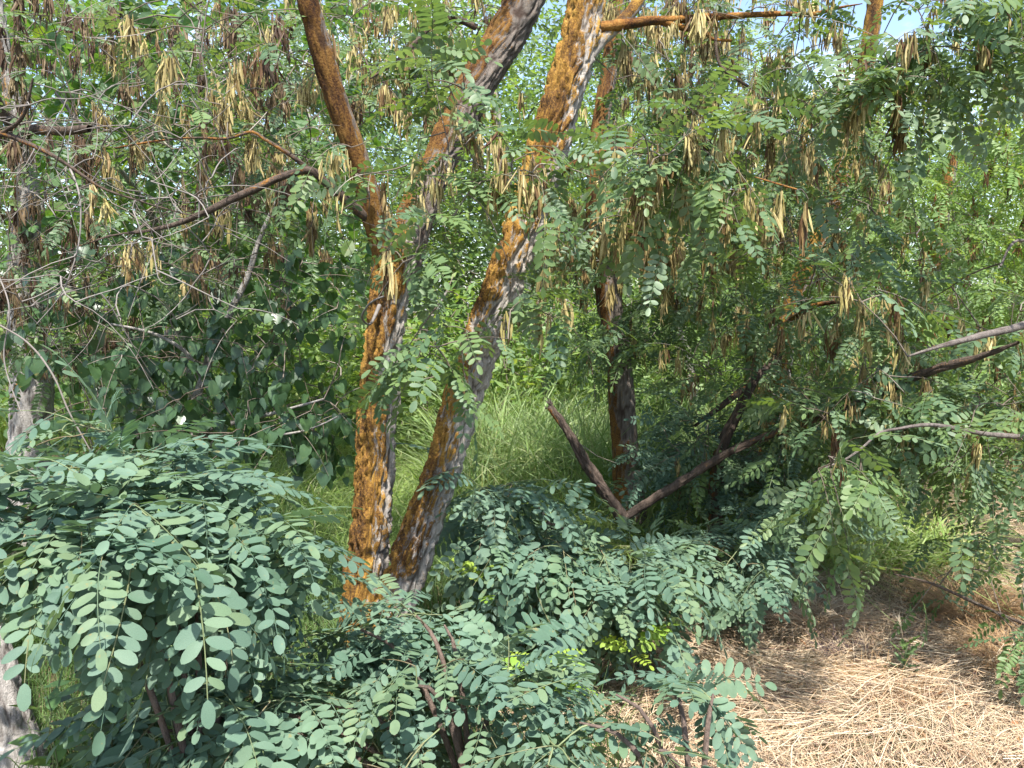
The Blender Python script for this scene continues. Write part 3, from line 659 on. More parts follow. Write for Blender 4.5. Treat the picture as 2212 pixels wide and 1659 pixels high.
# tree standing out of frame at the right, its branches reach in
rt = thing('locust_tree', 'locust tree at the right edge whose grey branches reach in over the dry grass', 'tree', (3.6, 4.0, 0), GT)
t = Plant(rt, 41)
t.limb(np.array([[3.6, 4.0, -.1, .12], [3.55, 3.95, .8, .10], [3.5, 4.0, 1.8, .085], [3.6, 4.05, 3.0, .07], [3.5, 4.0, 4.4, .05]]), M_BARKGREY, 'trunk', .025, 48, .1, .008)
t.branch([(2590, 640, 3.9, 27.2), (2400, 640, 3.4, 22.4), (2212, 702, 3.1, 16.8), (2130, 722, 3.0, 14.4), (2080, 735, 2.95, 12.0), (2030, 748, 2.9, 9.6), (1960, 770, 2.9, 4.8)], M_BARKBR, 'branch', .03, 14, -.5, .002)
t.branch([(2590, 960, 3.9, 24.0), (2400, 955, 3.3, 17.6), (2212, 944, 3.0, 12.8), (2120, 936, 2.9, 12.0), (2040, 921, 2.85, 11.2), (1990, 918, 2.8, 9.6), (1940, 926, 2.8, 8.0), (1900, 934, 2.78, 6.4), (1870, 960, 2.75, 4.8), (1830, 990, 2.75, 4.0), (1770, 1015, 2.75, 3.2)], M_BARKBR, 'branch', .03, 14, -.6, .0015)
t.branch([(2590, 1400, 3.9, 19.2), (2300, 1380, 3.5, 11.2), (2191, 1339, 3.3, 7.2), (2108, 1303, 3.2, 7.2), (2008, 1259, 3.1, 5.6), (1930, 1240, 3.0, 4.0)], M_BARKDARK, 'branch', .03, 10, -.6, .001)
t.branch([(2600, 100, 3.9, 27.2), (2400, 60, 3.7, 19.2), (2200, -10, 3.5, 14.4), (2050, -40, 3.4, 9.6), (1930, -30, 3.3, 6.4)], M_BARKBR, 'branch', .03, 12, -.5, .002)
t.branch([(2590, 820, 3.9, 16.0), (2350, 640, 3.6, 11.2), (2212, 520, 3.4, 7.2), (2160, 575, 3.3, 4.8)], M_BARKBR, 'branch', .03, 10, -.5, .001)
t.mass(B(1860, 2240, -40, 150, 2.9, 3.8), 48, 6, size=1.0, pods=.5, length=.25)
t.mass(B(1900, 2060, 60, 200, 2.9, 3.4), 10, 5, size=.9, pods=1.6, length=.2)
t.mass(B(1660, 2000, 400, 680, 3.0, 4.4), 32, 5, size=.95, pods=1.7, length=.28)
t.mass(B(1860, 2240, 640, 860, 3.2, 4.2), 38, 6, size=1.0, pods=1.0, length=.28)
t.mass(B(1680, 2240, 820, 920, 3.1, 4.0), 46, 7, size=1.0, pods=.7, length=.28)
t.mass(B(1760, 1880, 980, 1050, 2.6, 2.9), 12, 7, size=.95, pods=.2, length=.22, droop=.7)
t.mass(B(2040, 2240, 950, 1020, 2.9, 3.6), 16, 7, size=.95, pods=.2, length=.28)
t.mass(B(2010, 2240, 1160, 1250, 3.0, 3.5), 11, 6, size=.8, pods=0, length=.25)
t.mass(B(2150, 2280, 1330, 1440, 2.9, 3.3), 8, 6, size=.8, pods=0, length=.22)
t.write(M_MID, 2, 300, M_POD, 220, M_TWIG, 300, 1)

# leaning dead limb and the broken snag
r = thing('dead_limb', 'long dark dead limb leaning up to the right through the bushes', 'branch', P(1350, 1120, 4.1)); t = Plant(r, 51)
t.branch([(1340, 1125, 4.10, 17.7), (1400, 1085, 4.10, 20.1), (1480, 1035, 4.10, 20.1), (1560, 985, 4.08, 17.7), (1640, 948, 4.05, 16.6), (1760, 905, 3.81, 18.9), (1860, 868, 3.60, 17.7), (1950, 825, 3.42, 22.5), (2030, 795, 3.27, 20.1), (2120, 770, 3.13, 14.2), (2200, 740, 3.00, 8.3)], M_BARKDARK, 'trunk', .02, 30, -.5, .006)
t.branch([(1540, 1000, 4.10, 7.1), (1560, 950, 4.05, 5.9), (1590, 880, 4.00, 4.8), (1600, 830, 4.00, 2.4)], M_BARKDARK, 'branch', .03, 8, -.6, .001)
t.write(M_MID)
r = thing('snag', 'broken dark stub of a dead stem leaning left, in front of pale tall grass', 'stump', P(1330, 1110, 3.9)); t = Plant(r, 52)
t.branch([(1345, 1120, 3.90, 32.0), (1312, 1070, 3.90, 29.2), (1275, 1015, 3.90, 25.1), (1245, 965, 3.90, 20.9), (1215, 915, 3.90, 18.1), (1187, 878, 3.90, 15.3)], M_BARKDARK, 'trunk', .01, 48, -.05, .007, cap=True)
for k_ in range(9):
    a_ = P(1190 + t.rng.uniform(-6, 8), 884, 3.9) + t.rng.normal(0, .012, 3); t.path(np.stack([a_, a_ + np.array([-.02, 0, .03]) + t.rng.normal(0, .012, 3)]), .006, .001, 4, .1, False)
t.path(np.array([P(1270, 1000, 3.9), P(1255, 960, 3.85), P(1290, 985, 3.8), P(1330, 1000, 3.8)]), .003, .0015)
t.write(M_MID)

# ------------------------------------------------------------------ left side
r = thing('grey_trunk', 'pale grey furrowed trunk cut by the bottom left corner', 'tree', P(60, 1780, 2.3)); t = Plant(r, 61)
t.branch([(70, 1900, 2.3, 220), (35, 1700, 2.32, 170), (-5, 1560, 2.35, 140), (-50, 1400, 2.4, 122), (-110, 1200, 2.5, 110), (-190, 900, 2.6, 100), (-260, 500, 2.8, 92), (-300, 100, 3.0, 80), (-300, -400, 3.2, 60)], M_BARKGREY, 'trunk', .015, 96, -.35, .012)
t.write(M_MID)
back_locust('dark rough trunk half hidden at the left edge, pods and bare twigs above it', 62,
    [(60, 1190, 4.6, 120), (62, 1000, 4.6, 92), (70, 850, 4.6, 84), (60, 700, 4.6, 76), (55, 560, 4.6, 64), (60, 430, 4.6, 46), (45, 300, 4.6, 36), (20, 180, 4.6, 30), (-10, 0, 4.6, 26)],
    [((B(-60, 640, -20, 640, 3.2, 5.0), 240), dict(nl=3, size=.8, pods=2.2, length=.28, bare=.35)),
     ((B(-60, 300, 560, 760, 3.6, 4.8), 50), dict(nl=3, size=.8, pods=1.2, length=.28, bare=.4))], bark=M_BARKGREY, lich=-.4, rough=.012, podmat=M_PODDARK,
    branches=([(50, 330, 4.5, 20), (60, 285, 4.0, 20), (130, 284, 3.8, 18), (195, 278, 3.7, 16)], [(40, 300, 4.4, 20), (-20, 190, 4.2, 20), (-60, 80, 4.0, 18)]))
r = thing('dead_tree', 'bare grey dead branches fanning in from the left edge', 'branch', P(-140, 760, 2.9)); t = Plant(r, 63)
t.branch([(-200, 1000, 2.9, 26.4), (-170, 700, 2.9, 22.4), (-100, 420, 2.9, 18.5), (-40, 320, 2.9, 15.8), (0, 290, 2.9, 14.5), (60, 310, 2.88, 10.6), (130, 345, 2.86, 7.9), (220, 405, 2.85, 5.3), (320, 440, 2.84, 4.0), (430, 470, 2.8, 2.6)], M_BARKDARK, 'branch', .02, 14, -.6, .002)
t.branch([(0, 290, 2.9, 9.2), (40, 265, 2.86, 8.6), (58, 230, 2.84, 7.9), (72, 170, 2.82, 5.3)], M_BARKDARK, 'branch', .02, 10, -.7, .001)
t.branch([(150, 360, 2.86, 4.6), (172, 420, 2.8, 4.0), (174, 500, 2.78, 4.0), (160, 570, 2.76, 3.3), (130, 640, 2.75, 2.6), (80, 700, 2.74, 2.0)], M_TWIGPALE, 'branch', .02, 7, -.7, .0006)
t.branch([(-120, 620, 2.8, 6.6), (-20, 690, 2.7, 4.6), (60, 740, 2.65, 4.6), (115, 810, 2.6, 4.6), (150, 890, 2.58, 4.0), (200, 980, 2.56, 2.6)], M_TWIGPALE, 'branch', .02, 7, -.7, .0006)
t.branch([(-20, 560, 2.8, 4.0), (20, 660, 2.7, 3.3), (10, 780, 2.7, 3.3), (50, 900, 2.65, 2.6)], M_TWIGPALE, 'branch', .02, 7, -.7, .0006)
t.mass(B(-40, 520, 180, 700, 2.6, 3.6), 120, 0, length=.35, bare=1.0, droop=.5, rmax=.003)
t.write(M_MID, twigmat=M_TWIGPALE)
r = thing('linden_shrub', 'leafy shrub of dark drooping heart-shaped leaves left of the trunks', 'shrub', P(350, 1130, 3.9)); t = Plant(r, 64)
t.branch([(330, 1200, 3.8, 40), (350, 1060, 3.8, 34), (372, 990, 3.8, 30), (400, 930, 3.8, 24), (428, 850, 3.8, 20), (462, 750, 3.8, 19), (500, 670, 3.8, 17), (535, 600, 3.8, 14), (560, 520, 3.8, 10), (600, 430, 3.8, 7)], M_BARKGREY, 'stem', .02, 16, -.8, .002)
t.branch([(385, 965, 3.8, 18), (430, 935, 3.7, 14), (500, 915, 3.6, 10), (600, 890, 3.5, 7), (700, 862, 3.4, 5)], M_BARKGREY, 'branch', .03, 10, -.8, .001)
t.branch([(375, 985, 3.8, 16), (450, 962, 3.65, 11), (560, 945, 3.5, 7), (660, 930, 3.4, 5), (730, 900, 3.3, 4)], M_BARKGREY, 'branch', .03, 10, -.8, .001)
t.branch([(440, 820, 3.8, 12), (400, 760, 3.7, 9), (330, 720, 3.6, 7), (240, 700, 3.5, 5)], M_BARKGREY, 'branch', .03, 8, -.8, .001)
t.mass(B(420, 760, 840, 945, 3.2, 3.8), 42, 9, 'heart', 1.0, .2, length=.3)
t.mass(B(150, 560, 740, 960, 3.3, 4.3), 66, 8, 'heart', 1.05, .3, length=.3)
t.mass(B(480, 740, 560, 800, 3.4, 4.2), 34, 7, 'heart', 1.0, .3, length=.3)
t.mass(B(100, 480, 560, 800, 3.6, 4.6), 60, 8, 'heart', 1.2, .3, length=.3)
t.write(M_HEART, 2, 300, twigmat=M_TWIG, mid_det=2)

r = thing('broadleaf_tree', 'broad-leaved green tree behind the bare twigs, upper left', 'tree', P(420, 1080, 6.2)); t = Plant(r, 65)
t.branch([(420, 1130, 6.2, 60), (400, 900, 6.2, 50), (380, 700, 6.2, 44), (420, 500, 6.1, 34), (450, 300, 6.0, 24), (430, 120, 6.0, 16), (440, -50, 6, 12)], M_BARKGREY, 'trunk', .03, 30, -.4, .006)
t.branch([(400, 600, 6.1, 20), (300, 420, 5.5, 14), (200, 300, 5.0, 10), (120, 200, 4.8, 6)], M_BARKGREY, 'branch', .04, 10, -.6, .002)
t.branch([(420, 480, 6.1, 18), (560, 340, 5.6, 12), (640, 200, 5.3, 8)], M_BARKGREY, 'branch', .04, 10, -.6, .002)
t.mass(B(-60, 760, -80, 300, 4.8, 6.6), 230, 11, 'broad', 1.25, .3, length=.5, nrand=.8)
t.mass(B(-60, 760, 300, 600, 4.6, 6.6), 170, 11, 'broad', 1.2, .3, length=.5, nrand=.8)
t.mass(B(-60, 560, 640, 880, 5.2, 6.8), 50, 11, 'broad', 1.0, .3, length=.5, nrand=.8)
t.write(M_BROAD, 1, 300, twigmat=M_TWIG, mid_det=1)

# ------------------------------------------------------------------ foreground locust suckers
GS = 'young locust bushes in front of the trees'
def bush(label, seed, base, stems, masses, mat=M_BLUE, lf=300, parts=300, group=GS, det=2, mid=1, young=0.0, podparts=60, cat='bush'):
    r = thing('locust_bush', label, cat, base, group); t = Plant(r, seed)
    for st in stems: t.limb(np.array([[*q[:3], q[3]] for q in st]), M_BARKDARK if False else M_TWIGB, 'stem', .03, 9, -1, .0006)
    for mm in masses: t.mass(*mm[0], **mm[1])
    t.write(mat, det, parts, M_PODBROWN, podparts, M_GREENSTEM, lf, mid, young)
    return t
M_TWIGB = bark_mat('young_brown_bark', (.15, .11, .09), (.12, .10, .06), (.08, .06, .05))
def st(b, *ends):
    """stems from base b to points (u,v,d,w)"""
    out = []
    for e in ends:
        q = P(*e[:3]); b = np.asarray(b, float); m = b * .45 + q * .55; m[2] = b[2] * .2 + q[2] * .8 + .06
        m0 = b * .8 + m * .2; m0[2] = b[2] * .55 + m[2] * .45
        out.append([(*b, .011), (*m0, .009), (*m, .007), (*q, .0035)])
    return out
gz = lambda x, y: float(ground_z(x, y))
b1 = (-.75, 1.75, gz(-.75, 1.75))
bush('broad locust bush at the lower left with smooth bluish leaves arching over the corner', 71, b1,
     st(b1, (60, 1120, 1.75, 6), (200, 1040, 2.0, 6), (330, 1060, 2.1, 6), (430, 1130, 2.05, 6), (560, 1180, 2.1, 6), (580, 1210, 2.15, 6), (250, 1200, 1.75, 6)),
     [((B(80, 300, 1025, 1080, 1.8, 2.1), 17), dict(nl=6, size=1.22, length=.18, droop=.2, nrand=.3)),
      ((B(290, 390, 1020, 1080, 1.9, 2.2), 10), dict(nl=6, size=1.22, length=.18, droop=.15, nrand=.3, dirbias=(.3, 0, .1))),
      ((B(70, 400, 1100, 1160, 1.6, 1.95), 17), dict(nl=6, size=1.18, length=.15, droop=.35, nrand=.3)),
      ((B(430, 580, 1150, 1210, 1.85, 2.15), 18), dict(nl=6, size=1.1, length=.15, droop=.3, nrand=.3, dirbias=(.2, 0, -.1))),
      ((B(10, 190, 1170, 1230, 1.6, 1.85), 7), dict(nl=5, size=1.1, length=.14, droop=.35, nrand=.3)),
      ((B(100, 270, 900, 960, 2.1, 2.4), 6), dict(nl=4, size=.95, length=.14, droop=.3)),
      ((B(400, 560, 1235, 1270, 1.9, 2.1), 4), dict(nl=4, size=.95, length=.14, droop=.3))], young=0)
b2 = (-.1, 1.95, gz(-.1, 1.95))
bush('spreading locust bush at the bottom centre, hiding the foot of the orange trunks', 72, b2,
     st(b2, (780, 1360, 2.1, 6), (900, 1330, 2.2, 6), (960, 1350, 2.1, 6), (1080, 1470, 2.1, 6), (640, 1520, 1.95, 6), (420, 1540, 1.9, 6), (320, 1580, 1.85, 6), (900, 1480, 1.9, 6)),
     [((B(780, 940, 1310, 1360, 2.1, 2.4), 14), dict(nl=6, size=1.05, length=.16, nrand=.35, droop=.25)),
      ((B(850, 990, 1410, 1480, 1.9, 2.2), 12), dict(nl=6, size=1.05, length=.16, nrand=.35)),
      ((B(1000, 1120, 1480, 1520, 1.9, 2.1), 8), dict(nl=6, size=1.05, length=.16, nrand=.35, droop=.2, dirbias=(.3, 0, 0))),
      ((B(500, 660, 1500, 1580, 1.8, 2.05), 12), dict(nl=6, size=1.1, length=.15, nrand=.3)),
      ((B(290, 430, 1500, 1600, 1.75, 1.95), 12), dict(nl=5, size=1.15, length=.15, nrand=.3, dirbias=(-.2, 0, 0))),
      ((B(640, 940, 1600, 1680, 1.75, 2), 10), dict(nl=5, size=1.05, length=.15, nrand=.3)),
      ((B(420, 620, 1370, 1430, 2.1, 2.4), 6), dict(nl=4, size=.8, length=.12))], young=0)
b3 = (.35, 3.25, gz(.35, 3.25))
bush('domed locust bush with grey-blue leaves just right of the leaning trunk', 73, b3,
     st(b3, (1080, 1060, 3.2, 6), (1180, 1130, 3.0, 6), (1300, 1190, 3.0, 6), (1400, 1260, 2.95, 6), (1050, 1180, 3.1, 6), (1180, 1250, 2.9, 6)),
     [((B(1030, 1120, 1040, 1085, 3, 3.4), 14), dict(nl=6, size=1.15, length=.18, nrand=.35, droop=.3)),
      ((B(1120, 1250, 1145, 1200, 2.85, 3.3), 19), dict(nl=6, size=1.15, length=.18, nrand=.35, droop=.3, pods=.05)),
      ((B(1270, 1400, 1190, 1260, 2.8, 3.2), 20), dict(nl=6, size=1.15, length=.18, nrand=.35, droop=.3, dirbias=(.2, -.2, 0))),
      ((B(1050, 1200, 1150, 1220, 2.9, 3.3), 11), dict(nl=5, size=1.1, length=.18, pods=.2)),
      ((B(1260, 1420, 1280, 1330, 2.85, 3.2), 10), dict(nl=5, size=1.0, length=.16))], young=.006, mid=1)
b4 = (1.15, 3.85, gz(1.15, 3.85))
bush('low dark locust bush in the shade between the domed bush and the dry grass', 74, b4,
     st(b4, (1500, 1210, 3.6, 6), (1600, 1230, 3.5, 6), (1660, 1220, 3.6, 6), (1450, 1180, 3.9, 6)),
     [((B(1490, 1650, 1150, 1200, 3.5, 4.1), 26), dict(nl=6, size=1.1, length=.2)),
      ((B(1540, 1660, 1210, 1250, 3.3, 3.6), 10), dict(nl=6, size=1.0, length=.18, droop=.4))], mat=M_BLUE, lf=0)
b5 = (.45, 1.75, gz(.45, 1.75))
bush('small locust sapling at the bottom edge, over the straw', 75, b5,
     st(b5, (1330, 1500, 1.85, 5), (1450, 1480, 1.9, 5), (1540, 1500, 1.95, 5), (1250, 1560, 1.8, 5), (1420, 1620, 1.7, 5)),
     [((B(1290, 1330, 1480, 1520, 1.85, 2), 4), dict(nl=5, size=.95, length=.13, droop=.2)),
      ((B(1440, 1520, 1460, 1500, 1.85, 2), 6), dict(nl=5, size=.95, length=.13, droop=.25, dirbias=(.3, 0, 0))),
      ((B(1390, 1430, 1590, 1640, 1.65, 1.85), 4), dict(nl=5, size=.95, length=.13)),
      ((B(1160, 1260, 1590, 1660, 1.65, 1.9), 6), dict(nl=5, size=.95, length=.13))], young=0)

# ------------------------------------------------------------------ grass and straw
def blades(n, xs, ys, hs, w, seed, lean=.5, segs=3, grow=None):
    g = np.random.default_rng(seed); x = g.uniform(*xs, n); y = g.uniform(*ys, n)
    if grow is not None:
        k = grow(x, y, g); x, y = x[k], y[k]; n = len(x)
    h = g.uniform(*hs, n) * (.7 + .6 * noise(np.stack([x * 1.5, y * 1.5, 0 * x], -1), 3))
    a = g.uniform(0, 2 * math.pi, n); ln = lean * g.uniform(.2, 1.3, n)
    d = np.stack([np.cos(a), np.sin(a), 0 * a], -1); a2 = g.uniform(0, 2 * math.pi, n); s = np.stack([np.cos(a2), np.sin(a2), 0 * a], -1)
    z0 = ground_z(x, y); base = np.stack([x, y, z0], -1)
    t = np.linspace(0, 1, segs + 1); V = []
    for q in t:
        c = base + d * (h * ln * q ** 2)[:, None] + np.array([0, 0, 1.0]) * (h * np.maximum(q - .38 * np.minimum(ln, 1.9) * q ** 2.2, .03))[:, None]
        ww = (w * (1 - q ** 2 * .92) * g.uniform(.7, 1.3, n))[:, None] / 2
        V += [c - s * ww, c + s * ww]
    V = np.stack(V, 1); m = 2 * (segs + 1)
    f = np.array([[2 * i, 2 * i + 1, 2 * i + 3, 2 * i + 2] for i in range(segs)])
    F = (f[None] + np.arange(n)[:, None, None] * m).reshape(-1, 4)
    return V.reshape(-1, 3), F, np.repeat(g.random(n), m)
def stuff(name, label, cat, V, F, tint, mat):
    o = link(name, mesh(name, V, F, None, mat, {'tint': tint}, False), kind='stuff'); o['label'] = label; o['category'] = cat; return o
V, F, T_ = blades(36000, (-3.6, 2.8), (4.4, 9.5), (.16, .48), .013, 81, 2.2, 3)
stuff('grass', 'tall sunlit green grass behind the trunks', 'grass', V, F, T_, M_GRASS)
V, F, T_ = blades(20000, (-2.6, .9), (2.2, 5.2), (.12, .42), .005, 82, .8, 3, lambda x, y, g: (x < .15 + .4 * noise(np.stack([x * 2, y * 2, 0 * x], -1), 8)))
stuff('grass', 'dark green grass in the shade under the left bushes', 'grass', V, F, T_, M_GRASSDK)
V, F, T_ = blades(3600, (-.6, 1.9), (5.4, 8.0), (.55, 1.1), .014, 83, 1.0, 4)
stuff('reeds', 'pale green reed blades bending over behind the snag', 'reeds', V, F, T_, M_REED)
V, F, T_ = blades(24000, (-9, 9), (9, 22), (.5, 1.2), .03, 84, .5, 2)
stuff('grass', 'distant green meadow grass under the far trees', 'grass', V, F, T_, M_GRASS)

def straw(n, xs, ys, seed, ln=(.14, .42), w=.0032, zr=.05, keep=None, whorl=1.0):
    g = np.random.default_rng(seed); x = g.uniform(*xs, n); y = ys[0] + (ys[1] - ys[0]) * g.random(n) ** 1.15
    if keep is not None:
        k = keep(x, y, g); x, y = x[k], y[k]; n = len(x)
    p = np.stack([x, y, 0 * x], -1)
    a = (fbm(p * 1.3, 31, 2) - .5) * 7 * whorl + g.normal(0, .55, n) + .15
    a = a + np.where(g.random(n) < .2, g.uniform(-1.5, 1.5, n), 0)
    L = g.uniform(*ln, n); d = np.stack([np.cos(a), np.sin(a), 0 * a], -1); pr = np.stack([-np.sin(a), np.cos(a), 0 * a], -1)
    z = ground_z(x, y) + g.random(n) ** 1.6 * zr * (.6 + 1.4 * noise(p * 2.2, 33)) + .004
    rise = g.normal(0, .11, n) ; arch = np.abs(g.normal(0, .12, n)); side = g.normal(0, .16, n); roll = g.uniform(-.9, .9, n)
    sd = pr * np.cos(roll)[:, None] + np.array([0, 0, 1.0]) * np.sin(roll)[:, None]
    V = []; segs = 3
    for q in np.linspace(0, 1, segs + 1):
        s = q - .5
        c = np.stack([x, y, z], -1) + d * (L * s)[:, None] + pr * (L * side * (s * s * 2))[:, None] + np.array([0, 0, 1.0]) * (L * (rise * s + arch * (.25 - s * s)))[:, None]
        zz = ground_z(c[:, 0], c[:, 1]) + .003; c[:, 2] = np.maximum(c[:, 2], zz)
        ww = (w * g.uniform(.6, 1.2, n) / 2 * (1 - .6 * q))[:, None]
        V += [c - sd * ww, c + sd * ww]
    V = np.stack(V, 1); m = 2 * (segs + 1)
    f = np.array([[2 * i, 2 * i + 1, 2 * i + 3, 2 * i + 2] for i in range(segs)])
    F = (f[None] + np.arange(n)[:, None, None] * m).reshape(-1, 4)
    return V.reshape(-1, 3), F, np.repeat(g.random(n), m)
def straw_edge(x, y, g):
    e = .05 + .68 * (y - 3) + .5 * (noise(np.stack([x * 1.2, y * 1.2, 0 * x], -1), 41) - .5)
    return (x > e) | ((y < 2.9) & (x > -.35))
V, F, T_ = straw(96000, (-.6, 4.6), (1.9, 7.2), 85, w=.0026, keep=straw_edge)
stuff('straw', 'flattened dry straw-coloured grass covering the lower right', 'dry grass', V, F, T_, M_STRAW)
V, F, T_ = straw(13000, (-2.5, 3.6), (1.8, 5.5), 86, (.03, .16), .005, .045)
stuff('litter', 'brown fallen twigs and broken stems strewn over the ground', 'litter', V, F, T_, M_LITTER)

def fallen():
    g = np.random.default_rng(77); n = 900; x = g.uniform(-.3, 4.0, n); y = g.uniform(2.2, 6.0, n); z = ground_z(x, y) + g.uniform(.02, .075, n)
    a = g.uniform(0, 6.28, n); d = np.stack([np.cos(a), np.sin(a), g.normal(0, .2, n)], -1); nn_ = unit(g.normal(0, .4, (n, 3)) + np.array([0, 0, 1.0]))
    G = Geo(); k = g.random(n) < .3
    joined(G, 'pod', 1, basis(unit(d), nn_)[k] * .8, np.stack([x, y, z], -1)[k], g.integers(0, 5, n)[k], g.random(n)[k])
    joined(G, 'small', 1, basis(unit(d), nn_)[~k] * g.uniform(.4, .8, (n, 1, 1))[~k], np.stack([x, y, z], -1)[~k], g.integers(0, 4, n)[~k], g.random(n)[~k])
    o = link('fallen_leaves', G.mesh('fallen_leaves', M_PODBROWN), kind='stuff'); o['label'] = 'small brown fallen leaves and pods scattered over the straw'; o['category'] = 'fallen leaves'
fallen()
# rust coloured tangles, single stalks and small plants on the straw
def tangle(label, p, rad, h, n, seed, mat, name='dry_tuft', cat='dry plant', grp=None):
    g = np.random.default_rng(seed); G = Geo()
    for _ in range(n):
        a = g.uniform(0, 6.28); b = p + np.array([math.cos(a), math.sin(a), 0]) * rad * g.random() * .5
        e = p + np.array([math.cos(a + g.normal(0, .6)) * rad * g.uniform(.4, 1.1), math.sin(a) * rad * g.uniform(.4, 1.1), h * g.uniform(.2, 1.0)])
        m = (b + e) / 2 + np.array([g.normal(0, .03), g.normal(0, .03), h * .4])
        q = np.linspace(0, 1, 6)[:, None]; C = (1 - q) ** 2 * b + 2 * q * (1 - q) * m + q * q * e
        v, f = tube(C, np.linspace(.0014, .0007, 6), 3); G.add(v, f, None, g.random())
        if g.random() < .6:
            c2 = C[3:] + np.linspace(0, 1, 3)[:, None] * g.normal(0, .05, 3); v, f = tube(c2, .0008, 3); G.add(v, f, None, g.random())
    o = link(name, G.mesh(name, mat, p)); o.location = p.tolist(); o['label'] = label; o['category'] = cat
    if grp: o['group'] = grp
def gp(u, v):
    """ground point under picture point u,v"""
    for d in np.arange(1.8, 12, .01):
        q = P(u, v, d)
        if q[2] < ground_z(q[0], q[1]): return q
    return q
tangle('rust-brown mound of tangled dry stems under the right-edge branch', gp(2090, 1345), .34, .2, 900, 91, M_TANGLE, grp='dry tangled tufts')
tangle('small golden tangle of dry stems beside the green thistle', gp(1900, 1500), .22, .07, 420, 92, M_TANGLE, grp='dry tangled tufts')
tangle('reddish tangle of dry stems at the right edge, below the rust mound', gp(2190, 1440), .28, .13, 520, 93, M_TANGLE, grp='dry tangled tufts')
tangle('tawny tangle of dry stems under the dark hanging leaves', gp(1760, 1350), .3, .12, 620, 94, M_STRAW, grp='dry tangled tufts')
tangle('purplish brown dead plant lying in the shaded straw', gp(1830, 1425), .16, .05, 420, 95, tint_mat('purplish_dead_plant', [(.10, .07, .08), (.15, .11, .12), (.07, .05, .05)], .8, .1), 'dead_plant', 'dead plant')
def stalk(label, u0, v0, u1, v1, dd=.0, heads=7, seed=0):
    g = np.random.default_rng(seed); b = gp(u0, v0); e = P(u1, v1, b[1] + dd); r = thing('grass_stalk', label, 'grass stalk', b, 'pale dry stalks standing in the straw')
    q = np.linspace(0, 1, 8)[:, None]; m = (b + e) / 2 + np.array([g.normal(0, .02), 0, .03]); C = (1 - q) ** 2 * b + 2 * q * (1 - q) * m + q * q * e - b
    v, f = tube(C, np.linspace(.0016, .0010, 8), 4); link('stem', mesh('stem', v, f, None, M_STRAW, {'tint': np.full(len(v), .35)}), r)
    G = Geo(); dr = unit(C[-1] - C[-2])
    for i in range(heads * 3):
        o = C[-1] - dr * g.uniform(0, .05); d = unit(dr + g.normal(0, .35, 3)); v, f = tube(np.stack([o, o + d * g.uniform(.02, .045)]), np.array([.0012, .0003]), 3); G.add(v, f, None, .3)
    link('seed_head', G.mesh('seed_head', M_STRAW), r)
stalk('tallest pale stalk, rising upright from the straw', 1960, 1470, 1940, 1330, 0, 6, 1)
stalk('pale stalk slanting up to the left, left of the tallest one', 1850, 1440, 1682, 1330, -.1, 6, 2)
stalk('slanting stalk whose seed head ends above the purplish dead plant', 1925, 1405, 1790, 1320, -.05, 6, 3)
stalk('short upright stalk with a spiky head, close left of the tallest', 1880, 1480, 1868, 1370, 0, 9, 4)
stalk('pale stalk at the left edge of the straw, under the lime shoots', 1525, 1480, 1440, 1350, -.1, 9, 5)
stalk('thin stalk leaning right near the right edge', 2070, 1480, 2190, 1390, .1, 4, 6)
# green thistle
def thistle():
    b = gp(1950, 1485); r = thing('thistle', 'small spiny green thistle growing alone in the straw', 'thistle', b); g = np.random.default_rng(7)
    C = np.array([[0, 0, 0], [.01, 0, .06], [.0, 0, .13], [.01, 0, .19]]); v, f = tube(smooth_path(C, .02), .003, 5)
    link('stem', mesh('stem', v, f, None, M_GREENSTEM, {'tint': np.zeros(len(v))}), r)
    for i in range(14):
        L = g.uniform(.05, .10); n = 9; x = np.linspace(0, L, n); w = .012 * np.sin(np.linspace(.3, 3.0, n)) * np.where(np.arange(n) % 2, 1.5, .55)
        V = np.concatenate([np.stack([x, -w, .15 * w + x * 0], -1), np.stack([x, w, .15 * w], -1)]); F = [[i_, i_ + 1, n + i_ + 1, n + i_] for i_ in range(n - 1)]
        a = i * 2.4; d = np.array([math.cos(a), math.sin(a), g.uniform(.2, .9)]); R = basis(unit(d)[None], np.array([[0, 0, 1.0]]))[0]
        link('leaf', mesh('leaf', V, F, None, M_MID), r, M4(R, np.array([0, 0, .03 + .012 * i])))
thistle()
# scrap of white fluff on the straw and a dry curled leaf
def fluff():
    b = gp(1723, 1622) + np.array([0, 0, .05]); g = np.random.default_rng(3); G = Geo()
    for _ in range(90):
        d = unit(g.normal(0, 1, 3) + np.array([0, 0, .3])); v, f = tube(np.stack([np.zeros(3), d * g.uniform(.008, .02)]), np.array([.0012, .0005]), 3); G.add(v, f, None, .5)
    m = tint_mat('white_fluff', [(.75, .75, .74), (.8, .8, .8)], .8, .1); o = link('seed_fluff', G.mesh('seed_fluff', m)); o.location = b.tolist(); o['label'] = 'small tuft of white seed fluff on the straw near the bottom edge'; o['category'] = 'seed fluff'
fluff()
